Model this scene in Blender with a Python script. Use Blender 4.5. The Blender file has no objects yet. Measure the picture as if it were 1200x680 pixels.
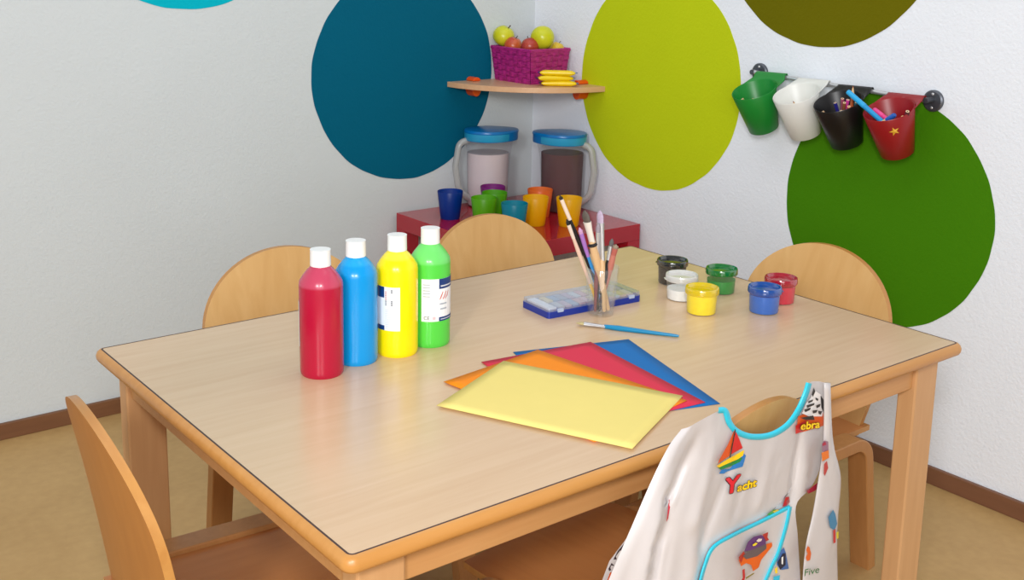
import bpy, bmesh, math, random
from mathutils import Vector, Matrix
random.seed(7)
PI = math.pi
SC = bpy.context.scene
COL = SC.collection

# ------------------------------------------------------------------ calibrated camera
CAM = Vector((-0.55296, -0.96653, 1.23336))
YAW, PITCH, ROLL = 0.90788, 0.199282, 0.017395
FPX, PPX, PPY = 1316.314, 591.764, 219.18
XC, YC = 1.847, 1.961            # room corner (right wall plane x, left wall plane y)
TH = 0.6047                      # table top height
TL, TW = 1.1888, 0.7975          # laminate size
LZ = 0.4512                      # side table height
def _basis():
    cy, sy, cp, sp = math.cos(YAW), math.sin(YAW), math.cos(PITCH), math.sin(PITCH)
    f = Vector((cp*cy, cp*sy, -sp)); r = Vector((sy, -cy, 0)); u = r.cross(f)
    c, s = math.cos(ROLL), math.sin(ROLL)
    return c*r + s*u, -s*r + c*u, f
CR, CU, CF = _basis()
def ray(px, py): return CF + CR*((px-PPX)/FPX) + CU*((PPY-py)/FPX)
def on_z(px, py, z): d = ray(px, py); return CAM + d*((z-CAM.z)/d.z)
def on_x(px, py, x): d = ray(px, py); return CAM + d*((x-CAM.x)/d.x)
def on_y(px, py, y): d = ray(px, py); return CAM + d*((y-CAM.y)/d.y)

cd = bpy.data.cameras.new('camera'); cam = bpy.data.objects.new('camera', cd); COL.objects.link(cam)
m = Matrix((CR, CU, -CF)).transposed().to_4x4(); m.translation = CAM
cam.matrix_world = m
cd.sensor_fit = 'HORIZONTAL'; cd.sensor_width = 36; cd.lens = FPX*36/1200
cd.shift_x = (600-PPX)/1200; cd.shift_y = -(340-PPY)/1200
cd.clip_start = 0.02
SC.camera = cam

# ------------------------------------------------------------------ materials
def lin(c):
    return tuple(((v/255)/12.92 if v/255 <= .04045 else ((v/255+.055)/1.055)**2.4) for v in c)
def nodes(name):
    mt = bpy.data.materials.new(name); mt.use_nodes = True
    nt = mt.node_tree; b = nt.nodes.get('Principled BSDF')
    return mt, nt, b
def N(nt, t, **kw):
    n = nt.nodes.new(t)
    for k, v in kw.items(): setattr(n, k, v)
    return n
def plain(name, rgb, rough=.5, var=.06, scale=30, spec=.5, bump=0, metal=0, coat=0, sss=0, alpha=1):
    mt, nt, b = nodes(name); c = lin(rgb)
    tc = N(nt, 'ShaderNodeTexCoord'); nz = N(nt, 'ShaderNodeTexNoise'); nz.inputs['Scale'].default_value = scale
    nz.inputs['Detail'].default_value = 3
    rp = N(nt, 'ShaderNodeMapRange'); rp.inputs[3].default_value = 1-var; rp.inputs[4].default_value = 1+var
    mx = N(nt, 'ShaderNodeVectorMath', operation='SCALE'); mx.inputs[0].default_value = c
    nt.links.new(tc.outputs['Object'], nz.inputs['Vector']); nt.links.new(nz.outputs['Fac'], rp.inputs[0])
    nt.links.new(rp.outputs[0], mx.inputs['Scale']); nt.links.new(mx.outputs[0], b.inputs['Base Color'])
    b.inputs['Roughness'].default_value = rough; b.inputs['Specular IOR Level'].default_value = spec
    b.inputs['Metallic'].default_value = metal; b.inputs['Coat Weight'].default_value = coat
    if sss:
        b.inputs['Subsurface Weight'].default_value = sss; b.inputs['Subsurface Radius'].default_value = (.01, .01, .01)
    if bump:
        bp = N(nt, 'ShaderNodeBump'); bp.inputs['Strength'].default_value = bump; bp.inputs['Distance'].default_value = .002
        nt.links.new(nz.outputs['Fac'], bp.inputs['Height']); nt.links.new(bp.outputs[0], b.inputs['Normal'])
    return mt
def wood(name, a, bcol, rough=.35, axis=0, scale=6, stretch=14, spec=.5, coat=0, contrast=1.0):
    mt, nt, b = nodes(name)
    tc = N(nt, 'ShaderNodeTexCoord'); mp = N(nt, 'ShaderNodeMapping')
    s = [stretch]*3; s[axis] = 1.0
    mp.inputs['Scale'].default_value = s
    nz = N(nt, 'ShaderNodeTexNoise'); nz.inputs['Scale'].default_value = scale; nz.inputs['Detail'].default_value = 5
    nz.inputs['Distortion'].default_value = .6
    n2 = N(nt, 'ShaderNodeTexNoise'); n2.inputs['Scale'].default_value = 2.2; n2.inputs['Detail'].default_value = 2
    mix = N(nt, 'ShaderNodeMath', operation='ADD'); ml = N(nt, 'ShaderNodeMath', operation='MULTIPLY'); ml.inputs[1].default_value = .5
    cr = N(nt, 'ShaderNodeValToRGB')
    cr.color_ramp.elements[0].position = .5-.22/contrast; cr.color_ramp.elements[1].position = .5+.22/contrast
    cr.color_ramp.elements[0].color = (*lin(a), 1); cr.color_ramp.elements[1].color = (*lin(bcol), 1)
    nt.links.new(tc.outputs['Object'], mp.inputs[0]); nt.links.new(mp.outputs[0], nz.inputs['Vector'])
    nt.links.new(tc.outputs['Object'], n2.inputs['Vector'])
    nt.links.new(nz.outputs['Fac'], mix.inputs[0]); nt.links.new(n2.outputs['Fac'], mix.inputs[1])
    nt.links.new(mix.outputs[0], ml.inputs[0]); nt.links.new(ml.outputs[0], cr.inputs[0])
    nt.links.new(cr.outputs[0], b.inputs['Base Color'])
    b.inputs['Roughness'].default_value = rough; b.inputs['Specular IOR Level'].default_value = spec
    b.inputs['Coat Weight'].default_value = coat; b.inputs['Coat Roughness'].default_value = .15
    return mt
def ply(name, a, bcol):
    """plywood edge: thin dark and light layers across local y"""
    mt, nt, b = nodes(name)
    tc = N(nt, 'ShaderNodeTexCoord'); nz = N(nt, 'ShaderNodeTexNoise'); mp = N(nt, 'ShaderNodeMapping')
    mp.inputs['Scale'].default_value = (6, 260, 6); nz.inputs['Scale'].default_value = 1.0
    cr = N(nt, 'ShaderNodeValToRGB'); cr.color_ramp.elements[0].position = .35; cr.color_ramp.elements[1].position = .65
    cr.color_ramp.elements[0].color = (*lin(a), 1); cr.color_ramp.elements[1].color = (*lin(bcol), 1)
    nt.links.new(tc.outputs['Object'], mp.inputs[0]); nt.links.new(mp.outputs[0], nz.inputs['Vector'])
    nt.links.new(nz.outputs['Fac'], cr.inputs[0]); nt.links.new(cr.outputs[0], b.inputs['Base Color'])
    b.inputs['Roughness'].default_value = .35
    return mt
def wallmat(name, rgb, rough=.75, bump=.35, var=.03, sc=140):
    mt, nt, b = nodes(name)
    tc = N(nt, 'ShaderNodeTexCoord')
    nz = N(nt, 'ShaderNodeTexNoise'); nz.inputs['Scale'].default_value = sc; nz.inputs['Detail'].default_value = 3
    n2 = N(nt, 'ShaderNodeTexNoise'); n2.inputs['Scale'].default_value = 3; n2.inputs['Detail'].default_value = 3
    rp = N(nt, 'ShaderNodeMapRange'); rp.inputs[3].default_value = 1-var; rp.inputs[4].default_value = 1+var
    mx = N(nt, 'ShaderNodeVectorMath', operation='SCALE'); mx.inputs[0].default_value = lin(rgb)
    bp = N(nt, 'ShaderNodeBump'); bp.inputs['Strength'].default_value = bump; bp.inputs['Distance'].default_value = .003
    for n in (nz, n2): nt.links.new(tc.outputs['Object'], n.inputs['Vector'])
    nt.links.new(n2.outputs['Fac'], rp.inputs[0]); nt.links.new(rp.outputs[0], mx.inputs['Scale'])
    nt.links.new(mx.outputs[0], b.inputs['Base Color']); nt.links.new(nz.outputs['Fac'], bp.inputs['Height'])
    nt.links.new(bp.outputs[0], b.inputs['Normal']); b.inputs['Roughness'].default_value = rough
    b.inputs['Specular IOR Level'].default_value = .08
    return mt
def sheer(name, rgb, clear=.85, gloss=.12, rough=.08, trans=.5):
    """thin see-through plastic: transparent + a little coloured body + a glossy surface"""
    mt, nt, b = nodes(name); nt.nodes.remove(b); c = (*lin(rgb), 1)
    out = nt.nodes['Material Output']
    tr = N(nt, 'ShaderNodeBsdfTransparent'); tr.inputs[0].default_value = tuple(.7+.3*v for v in c[:3])+(1,) if clear > .4 else c
    df = N(nt, 'ShaderNodeBsdfDiffuse'); df.inputs[0].default_value = c
    tl = N(nt, 'ShaderNodeBsdfTranslucent'); tl.inputs[0].default_value = c
    gl = N(nt, 'ShaderNodeBsdfGlossy'); gl.inputs['Roughness'].default_value = rough; gl.inputs[0].default_value = (1, 1, 1, 1)
    lw = N(nt, 'ShaderNodeLayerWeight'); lw.inputs[0].default_value = .35
    nz = N(nt, 'ShaderNodeTexNoise'); nz.inputs['Scale'].default_value = 60
    m1 = N(nt, 'ShaderNodeMixShader'); m1.inputs[0].default_value = trans
    m2 = N(nt, 'ShaderNodeMixShader'); m2.inputs[0].default_value = clear
    m3 = N(nt, 'ShaderNodeMixShader')
    mr = N(nt, 'ShaderNodeMapRange'); mr.inputs[3].default_value = gloss*.5; mr.inputs[4].default_value = min(1, gloss*3)
    L = nt.links.new
    L(df.outputs[0], m1.inputs[1]); L(tl.outputs[0], m1.inputs[2]); L(m1.outputs[0], m2.inputs[1]); L(tr.outputs[0], m2.inputs[2])
    L(lw.outputs['Facing'], mr.inputs[0]); L(mr.outputs[0], m3.inputs[0]); L(m2.outputs[0], m3.inputs[1]); L(gl.outputs[0], m3.inputs[2])
    L(m3.outputs[0], out.inputs[0])
    return mt
_cache = {}
def PL(rgb, rough=.4, **k):
    key = (tuple(rgb), rough, tuple(sorted(k.items())))
    if key not in _cache: _cache[key] = plain('plastic_%d' % len(_cache), rgb, rough, **k)
    return _cache[key]

M = dict(
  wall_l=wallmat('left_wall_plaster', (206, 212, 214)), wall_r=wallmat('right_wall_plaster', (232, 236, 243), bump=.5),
  laminate=wood('laminate', (206, 172, 136), (218, 188, 154), rough=.24, axis=0, scale=5, stretch=16, spec=.55, contrast=1),
  edge=wood('beech_edge', (186, 128, 62), (206, 150, 84), rough=.35, axis=0, scale=5, stretch=12),
  line=PL((70, 45, 38), .5),
  leg=wood('beech_leg', (190, 142, 94), (206, 160, 112), rough=.45, axis=2, scale=6, stretch=14),
  apron=wood('beech_apron', (186, 132, 78), (202, 152, 98), rough=.45, axis=0, scale=6, stretch=14),
  chair=wood('chair_ply', (204, 156, 92), (224, 184, 124), rough=.38, axis=2, scale=4, stretch=9),
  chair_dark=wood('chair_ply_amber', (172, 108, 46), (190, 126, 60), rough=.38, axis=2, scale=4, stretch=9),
  seat=wood('chair_seat_ply', (178, 112, 60), (196, 132, 76), rough=.45, axis=1, scale=5, stretch=12),
  frame=wood('chair_bentwood', (172, 118, 66), (190, 136, 82), rough=.42, axis=2, scale=6, stretch=12),
  plyedge=wood('ply_edge', (176, 116, 54), (206, 152, 84), rough=.35, axis=0, scale=5, stretch=6),
  base=wood('baseboard_wood', (106, 68, 42), (128, 86, 56), rough=.5, axis=0, scale=5, stretch=10),
  base_r=wood('baseboard_wood_r', (106, 68, 46), (128, 86, 60), rough=.5, axis=1, scale=5, stretch=10),
  red_lacquer=plain('red_lacquer', (172, 12, 34), .12, var=.02, coat=.3),
  shelfwood=wood('shelf_beech', (206, 158, 116), (224, 180, 140), rough=.35, axis=0, scale=6, stretch=12),
  orange=PL((226, 84, 20), .35), steel=PL((206, 206, 208), .3, metal=.7, var=.02), darksteel=PL((92, 95, 102), .4, metal=.7, var=.04),
  white=PL((240, 240, 238), .35, var=.01), clear=sheer('clear_plastic', (244, 247, 249), .95, .07, .05),
  frost=sheer('frosted_plastic', (250, 250, 253), .89, .03, .25, .5),
)
def floor_mat():
    mt, nt, b = nodes('linoleum')
    tc = N(nt, 'ShaderNodeTexCoord')
    n1 = N(nt, 'ShaderNodeTexNoise'); n1.inputs['Scale'].default_value = 45; n1.inputs['Detail'].default_value = 6
    n2 = N(nt, 'ShaderNodeTexNoise'); n2.inputs['Scale'].default_value = 4; n2.inputs['Detail'].default_value = 4; n2.inputs['Distortion'].default_value = 2
    ad = N(nt, 'ShaderNodeMath', operation='ADD'); ml = N(nt, 'ShaderNodeMath', operation='MULTIPLY'); ml.inputs[1].default_value = .5
    cr = N(nt, 'ShaderNodeValToRGB'); cr.color_ramp.elements[0].position = .25; cr.color_ramp.elements[1].position = .75
    cr.color_ramp.elements[0].color = (*lin((178, 142, 90)), 1); cr.color_ramp.elements[1].color = (*lin((196, 160, 106)), 1)
    L = nt.links.new
    L(tc.outputs['Object'], n1.inputs['Vector']); L(tc.outputs['Object'], n2.inputs['Vector'])
    L(n1.outputs['Fac'], ad.inputs[0]); L(n2.outputs['Fac'], ad.inputs[1]); L(ad.outputs[0], ml.inputs[0]); L(ml.outputs[0], cr.inputs[0])
    L(cr.outputs[0], b.inputs['Base Color']); b.inputs['Roughness'].default_value = .5; b.inputs['Specular IOR Level'].default_value = .3
    return mt
M['floor'] = floor_mat()

# ------------------------------------------------------------------ object helpers
def obj(name, bm, mats, parent=None, smooth=True, angle=40, label=None, bevel=0, bseg=2, recalc=True):
    if recalc: bmesh.ops.recalc_face_normals(bm, faces=bm.faces)
    me = bpy.data.meshes.new(name); bm.to_mesh(me); bm.free()
    if not isinstance(mats, (list, tuple)): mats = [mats]
    for x in mats: me.materials.append(x)
    o = bpy.data.objects.new(name, me); COL.objects.link(o)
    if smooth:
        for p in me.polygons: p.use_smooth = True
        try: me.set_sharp_from_angle(angle=math.radians(angle))
        except Exception: pass
    if bevel:
        b = o.modifiers.new('bevel', 'BEVEL'); b.width = bevel; b.segments = bseg; b.limit_method = 'ANGLE'; b.angle_limit = math.radians(40)
    if parent is not None: o.parent = parent
    if label: o['label'] = label
    return o
def tag(o, label, cat, group=None):
    o['label'] = label; o['category'] = cat
    if group: o['group'] = group
    return o
def thing(name, label, cat, loc=(0, 0, 0), rz=0, group=None, rot=None):
    o = bpy.data.objects.new(name, None); COL.objects.link(o); o.empty_display_size = .05
    o.location = loc; o.rotation_euler = rot if rot else (0, 0, rz)
    return tag(o, label, cat, group)
def struct(name, bm, mat, **k):
    o = obj(name, bm, mat, **k); o['kind'] = 'structure'; return o
def dup(root, **kw):
    r = root.copy(); COL.objects.link(r)
    for k in ('label', 'group'):
        if k in kw: r[k] = kw[k]
    for ch in list(root.children):
        c = ch.copy(); COL.objects.link(c); c.parent = r
        for g in list(ch.children):
            d = g.copy(); COL.objects.link(d); d.parent = c
    return r
def box(bm, x0, x1, y0, y1, z0, z1, mi=0):
    v = [bm.verts.new((x, y, z)) for z in (z0, z1) for y in (y0, y1) for x in (x0, x1)]
    for q in ((0, 2, 3, 1), (4, 5, 7, 6), (0, 1, 5, 4), (2, 6, 7, 3), (0, 4, 6, 2), (1, 3, 7, 5)):
        f = bm.faces.new([v[i] for i in q]); f.material_index = mi
    return bm
def BX(*a): return box(bmesh.new(), *a)
def lathe(prof, n=40, bm=None, mi=0, sx=1, sy=1, c=(0, 0, 0), rfun=None):
    """prof: (r,z) list; r=0 ends close to a point"""
    bm = bm or bmesh.new(); rows = []
    for r, z in prof:
        if r < 1e-6: rows.append([bm.verts.new((c[0], c[1], c[2]+z))])
        else:
            row = []
            for i in range(n):
                a = 2*PI*i/n; rr = r*(rfun(a, z) if rfun else 1)
                row.append(bm.verts.new((c[0]+rr*sx*math.cos(a), c[1]+rr*sy*math.sin(a), c[2]+z)))
            rows.append(row)
    for a, b in zip(rows, rows[1:]):
        for i in range(n):
            j = (i+1) % n
            if len(a) == 1 and len(b) == 1: continue
            if len(a) == 1: f = bm.faces.new((a[0], b[i], b[j]))
            elif len(b) == 1: f = bm.faces.new((a[i], a[j], b[0]))
            else: f = bm.faces.new((a[i], a[j], b[j], b[i]))
            f.material_index = mi
    return bm
def tube(pts, rad, n=10, bm=None, mi=0, caps=True, flat=1.0, up=None):
    """tube along points; rad scalar or list; flat squashes the section across 'up'"""
    bm = bm or bmesh.new(); pts = [Vector(p) for p in pts]; rows = []
    if not isinstance(rad, (list, tuple)): rad = [rad]*len(pts)
    ref = None
    for i, p in enumerate(pts):
        t = (pts[min(i+1, len(pts)-1)] - pts[max(i-1, 0)])
        if t.length < 1e-9: t = Vector((0, 0, 1))
        t.normalize()
        if ref is None:
            ref = Vector(up) if up else (Vector((0, 0, 1)) if abs(t.z) < .9 else Vector((1, 0, 0)))
        a = t.cross(ref)
        if a.length < 1e-6: a = t.orthogonal()
        a.normalize(); b = a.cross(t).normalized(); ref = b
        rows.append([bm.verts.new(p + a*(rad[i]*math.cos(2*PI*k/n)) + b*(rad[i]*flat*math.sin(2*PI*k/n))) for k in range(n)])
    for r0, r1 in zip(rows, rows[1:]):
        for k in range(n):
            f = bm.faces.new((r0[k], r0[(k+1) % n], r1[(k+1) % n], r1[k])); f.material_index = mi
    if caps:
        for r in (rows[0], rows[-1]):
            f = bm.faces.new(r); f.material_index = mi
    return bm
def ribbon(path, w, t, bm=None, axis=Vector((1, 0, 0)), mi_face=0, mi_edge=0):
    """rectangular strip swept along a path lying in the plane normal to axis; w along axis, t across"""
    bm = bm or bmesh.new(); rows = []
    pts = [Vector(p) for p in path]
    for i, p in enumerate(pts):
        tg = (pts[min(i+1, len(pts)-1)] - pts[max(i-1, 0)]).normalized()
        nrm = tg.cross(axis).normalized()
        rows.append([bm.verts.new(p + axis*(sx*w/2) + nrm*(sn*t/2)) for sx, sn in ((-1, -1), (1, -1), (1, 1), (-1, 1))])
    for r0, r1 in zip(rows, rows[1:]):
        for k in range(4):
            f = bm.faces.new((r0[k], r0[(k+1) % 4], r1[(k+1) % 4], r1[k])); f.material_index = mi_edge if k in (1, 3) else mi_face
    bm.faces.new(rows[0]); bm.faces.new(rows[-1])
    return bm
def fillet(pts, r, n=8):
    """round the inner corners of a polyline"""
    pts = [Vector(p) for p in pts]; out = [pts[0]]
    for a, b, c in zip(pts, pts[1:], pts[2:]):
        u = (a-b).normalized(); v = (c-b).normalized(); ang = u.angle(v)
        d = min(r/math.tan(ang/2), (a-b).length*.49, (c-b).length*.49); rr = d*math.tan(ang/2)
        ctr = b + (u+v).normalized()*(rr/math.sin(ang/2))
        p0 = b+u*d-ctr; p1 = b+v*d-ctr; tot = p0.angle(p1); ax = p0.cross(p1).normalized()
        for k in range(n+1):
            out.append(ctr + Matrix.Rotation(tot*k/n, 3, ax) @ p0)
    out.append(pts[-1]); return out
def rrect(x0, x1, y0, y1, r, n=6):
    P = []
    for cx, cy, a0 in ((x1-r, y1-r, 0), (x0+r, y1-r, PI/2), (x0+r, y0+r, PI), (x1-r, y0+r, 3*PI/2)):
        for k in range(n+1):
            a = a0 + PI/2*k/n; P.append((cx+r*math.cos(a), cy+r*math.sin(a)))
    return P
def prism(poly, z0, z1, bm=None, mi=0):
    bm = bm or bmesh.new()
    a = [bm.verts.new((x, y, z0)) for x, y in poly]; b = [bm.verts.new((x, y, z1)) for x, y in poly]
    n = len(poly)
    for f in [bm.faces.new(a[::-1]), bm.faces.new(b)] + [bm.faces.new((a[i], a[(i+1) % n], b[(i+1) % n], b[i])) for i in range(n)]:
        f.material_index = mi
    return bm
def ball(r=1, seg=24, ring=14, sx=1, sy=1, sz=1):
    bm = bmesh.new(); bmesh.ops.create_uvsphere(bm, u_segments=seg, v_segments=ring, radius=r)
    for v in bm.verts: v.co = Vector((v.co.x*sx, v.co.y*sy, v.co.z*sz))
    return bm

# ------------------------------------------------------------------ the room
struct('floor', BX(-3, XC+.12, -3, YC+.12, -.1, 0), M['floor'], smooth=False)
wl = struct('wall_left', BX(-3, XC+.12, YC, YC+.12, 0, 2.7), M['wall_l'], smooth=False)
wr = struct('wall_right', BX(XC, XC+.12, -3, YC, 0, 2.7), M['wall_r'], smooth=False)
struct('baseboard_left', BX(-3, XC, YC-.012, YC, 0, .0435), M['base'], smooth=False, bevel=.002)
struct('baseboard_right', BX(XC-.012, XC, -3, YC-.012, 0, .0435), M['base_r'], smooth=False, bevel=.002)
def painted_circle(wall, cx, cz, r, rgb, label, seed):
    rnd = random.Random(seed); ph = [rnd.uniform(0, 6.28) for _ in range(8)]
    pts = []
    for i in range(160):
        a = 2*PI*i/160
        rr = r*(1+.004*math.sin(2*a+ph[0])+.004*math.sin(3*a+ph[1])+.0025*math.sin(7*a+ph[2])+.0015*math.sin(17*a+ph[3])+.001*math.sin(31*a+ph[4]))
        pts.append((cx+rr*math.cos(a), cz+rr*math.sin(a)))
    bm = prism(pts, 0, .0012)
    for v in bm.verts:
        a, b, d = v.co
        v.co = Vector((a, YC-d, b)) if wall is wl else Vector((XC-d, a, b))
    mt = wallmat('wall_paint_'+str(seed), rgb, rough=.7, bump=.35, var=.06)
    return obj('painted_circle', bm, mt, wall, smooth=False, label=label)
painted_circle(wl, 1.340, .881, .328, (0, 92, 120), 'dark teal circle painted on the left wall', 1)
painted_circle(wl, .649, 1.502, .4095, (0, 176, 196), 'bright cyan circle painted at the top of the left wall', 2)
painted_circle(wr, 1.389, .885, .326, (188, 202, 22), 'lime yellow circle painted on the right wall', 3)
painted_circle(wr, .818, 1.372, .343, (102, 98, 2), 'olive circle painted at the top of the right wall', 4)
painted_circle(wr, .595, .642, .2916, (66, 124, 6), 'grass green circle painted on the right wall below the rail', 5)

# ------------------------------------------------------------------ big table
def make_table():
    t = thing('activity_table', 'large rectangular beech table with pale laminate top in the middle of the room', 'table', (TL/2, TW/2, 0))
    hx, hy = TL/2, TW/2
    top = obj('tabletop', prism(rrect(-hx, hx, -hy, hy, .006), TH-.021, TH), M['laminate'], t, smooth=False, label='pale beech laminate tabletop')
    prof = [(-.0008, TH+.0002, 1), (.0020, TH+.0002, 0), (.0050, TH-.0008, 0), (.0085, TH-.004, 0), (.0104, TH-.009, 0), (.0100, TH-.0145, 0), (.0075, TH-.019, 0), (.003, TH-.0212, 0), (-.0005, TH-.0212, 0)]
    bm = bmesh.new(); rows = []
    for o, z, mi in prof:
        rows.append([bm.verts.new((x, y, z)) for x, y in rrect(-hx-o, hx+o, -hy-o, hy+o, .006+o, 6)])
    n = len(rows[0])
    for i in range(len(prof)-1):
        for k in range(n):
            f = bm.faces.new((rows[i][k], rows[i][(k+1) % n], rows[i+1][(k+1) % n], rows[i+1][k])); f.material_index = prof[i][2]
    obj('edge_band', bm, [M['edge'], M['line']], top, label='rounded honey coloured wooden edge with a thin dark line')
    ins = .019; lx, ly = .064, .034
    for sx in (-1, 1):
        for sy in (-1, 1):
            x0, y0 = sx*(hx-ins), sy*(hy-ins)
            pts = rrect(min(x0, x0-sx*lx), max(x0, x0-sx*lx), min(y0, y0-sy*ly), max(y0, y0-sy*ly), .003, 2)
            obj('leg', prism(pts, 0, TH-.021), M['leg'], t, smooth=False)
    za, zb = TH-.021, .532; k = .026
    for sy in (-1, 1):
        y0 = sy*(hy-k); obj('apron', BX(-hx+ins+lx, hx-ins-lx, min(y0, y0-sy*.02), max(y0, y0-sy*.02), zb, za), M['apron'], t, smooth=False, bevel=.0015)
    for sx in (-1, 1):
        x0 = sx*(hx-k); obj('apron', BX(min(x0, x0-sx*.02), max(x0, x0-sx*.02), -hy+ins+ly, hy-ins-ly, zb, za), M['apron'], t, smooth=False, bevel=.0015)
    return t
make_table()

# ------------------------------------------------------------------ chairs.  local: sitter faces +y, y=0 is the plane of the back's top edge
SEATZ, RAILZ, BACKZ = .299, .307, .642
def make_chair(name, label, backmat):
    t = thing(name, label, 'chair', group=None)
    # side frames: bent laminated wood, one piece from rear foot over the rail to front foot
    for s in (-1, 1):
        path = fillet([(s*.190, .082, 0), (s*.190, .130, RAILZ-.012), (s*.190, .375, RAILZ-.012), (s*.190, .420, 0)], .045)
        obj('side_frame', ribbon(path, .045, .025), M['frame'], t, bevel=.002, angle=50)
    # seat: shallow dished plywood panel between the rails
    bm = bmesh.new(); nx, ny = 12, 14; g = []
    for k in (0, 1):
        G = []
        for j in range(ny+1):
            v = j/ny; row = []
            for i in range(nx+1):
                u = i/nx*2-1; x = u*.1665; y = .062+v*.375
                if v > .8: x *= 1-.10*((v-.8)/.2)**2
                z = SEATZ - .006*(1-u*u)*math.sin(PI*min(1, v*1.1)) - (.010*((v-.8)/.2)**2 if v > .8 else 0)
                row.append(bm.verts.new((x, y, z-(.011 if k == 0 else 0))))
            G.append(row)
        g.append(G)
    for k in (0, 1):
        for j in range(ny):
            for i in range(nx): bm.faces.new((g[k][j][i], g[k][j][i+1], g[k][j+1][i+1], g[k][j+1][i]))
    rim = lambda G: G[0][:-1]+[r[-1] for r in G[:-1]]+G[-1][:0:-1]+[r[0] for r in G[:0:-1]]
    a, b = rim(g[0]), rim(g[1])
    for i in range(len(a)):
        f = bm.faces.new((a[i], a[(i+1) % len(a)], b[(i+1) % len(a)], b[i])); f.material_index = 1
    obj('seat', bm, [M['seat'], M['plyedge']], t, angle=40)
    # backrest: egg-topped curved plywood shell
    za, zc, ztop, hw = SEATZ-.025, .495, BACKZ, .186
    bm = bmesh.new(); nu = 20; rows = []
    zs = [za + (zc-za)*i/8 for i in range(8)] + [zc + (ztop-zc)*math.sin(PI/2*i/16) for i in range(17)]
    T = .0125; F = [[], []]
    for z in zs:
        if z <= zc: w = .150 + (hw-.150)*math.sin(PI/2*(z-za)/(zc-za))
        else: w = hw*math.sqrt(max(0, 1-((z-zc)/(ztop-zc))**2))
        w = max(w, .002)
        q = (z-za)/(ztop-za)
        y0 = .066*(1-q)**1.0 + .006*math.sin(PI*q)       # lean back, slight belly
        for k in (0, 1):
            row = []
            for i in range(nu+1):
                u = math.sin((i/nu*2-1)*PI/2); x = u*w
                y = y0 + .35*x*x + (T if k else 0)
                row.append(bm.verts.new((x, y, z)))
            F[k].append(row)
    nr = len(zs)
    for k in (0, 1):
        for j in range(nr-1):
            for i in range(nu): bm.faces.new((F[k][j][i], F[k][j][i+1], F[k][j+1][i+1], F[k][j+1][i]))
    a, b = rim(F[0]), rim(F[1])
    for i in range(len(a)):
        f = bm.faces.new((a[i], a[(i+1) % len(a)], b[(i+1) % len(a)], b[i])); f.material_index = 1
    obj('backrest', bm, [backmat, M['plyedge']], t, angle=45)
    for y in (.12, .33):
        obj('cross_rail', BX(-.168, .168, y-.012, y+.012, SEATZ-.045, SEATZ-.016), M['frame'], t, smooth=False, bevel=.002)
    return t
def place(ch, x, y, rz, sz=1): ch.location = (x, y, 0); ch.rotation_euler = (0, 0, rz); ch.scale = (1, 1, sz)
GRP = 'wooden chairs around the table'
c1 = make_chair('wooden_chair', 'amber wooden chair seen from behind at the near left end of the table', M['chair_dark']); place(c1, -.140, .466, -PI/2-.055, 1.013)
c2 = make_chair('wooden_chair', 'light wooden chair behind the table, its back rising behind the red paint bottle', M['chair']); place(c2, .468, 1.109, PI)
c3 = dup(c2, label='light wooden chair behind the table, in front of the red side table'); place(c3, 1.004, 1.115, PI)
c4 = dup(c2, label='light wooden chair at the far right end of the table before the green circle'); place(c4, 1.461, .458, PI/2+.015)
c5 = dup(c2, label='wooden chair on the near side of the table with the painting smock over its back'); place(c5, .612, -.058, .12, 1.012)
for c in (c1, c2, c3, c4, c5): c['group'] = GRP

# ------------------------------------------------------------------ paint bottles
def strip_on_cyl(a0, a1, z0, z1, r, n=14):
    bm = bmesh.new(); pr = None
    for i in range(n+1):
        a = a0+(a1-a0)*i/n; c, s = math.cos(a), math.sin(a)
        cur = (bm.verts.new((r*c, r*s, z0)), bm.verts.new((r*c, r*s, z1)))
        if pr: bm.faces.new((pr[0], cur[0], cur[1], pr[1]))
        pr = cur
    return bm
def merge(*bms):
    """join bmeshes, giving each its own material index"""
    out = bmesh.new()
    for mi, b in enumerate(bms):
        mp = {}
        for v in b.verts: mp[v] = out.verts.new(v.co)
        for f in b.faces:
            try: nf = out.faces.new([mp[v] for v in f.verts]); nf.material_index = mi
            except ValueError: pass
        b.free()
    return out
def paint_body_mat(name, rgb, pale, fill):
    mt, nt, b = nodes(name); tc = N(nt, 'ShaderNodeTexCoord'); sp = N(nt, 'ShaderNodeSeparateXYZ'); nz = N(nt, 'ShaderNodeTexNoise'); nz.inputs['Scale'].default_value = 25
    ad = N(nt, 'ShaderNodeMath', operation='MULTIPLY_ADD'); ad.inputs[1].default_value = .003
    cr = N(nt, 'ShaderNodeMapRange'); cr.inputs[1].default_value = fill-.0005; cr.inputs[2].default_value = fill+.003
    mx = N(nt, 'ShaderNodeMix', data_type='RGBA'); mx.inputs[6].default_value = (*lin(rgb), 1); mx.inputs[7].default_value = (*lin(pale), 1)
    L = nt.links.new
    L(tc.outputs['Object'], sp.inputs[0]); L(tc.outputs['Object'], nz.inputs['Vector']); L(nz.outputs['Fac'], ad.inputs[0]); L(sp.outputs['Z'], ad.inputs[2])
    L(ad.outputs[0], cr.inputs[0]); L(cr.outputs[0], mx.inputs[0]); L(mx.outputs[2], b.inputs['Base Color'])
    b.inputs['Roughness'].default_value = .22; b.inputs['Subsurface Weight'].default_value = .12; b.inputs['Subsurface Radius'].default_value = (.004, .004, .004)
    b.inputs['Specular IOR Level'].default_value = .5
    return mt
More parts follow.
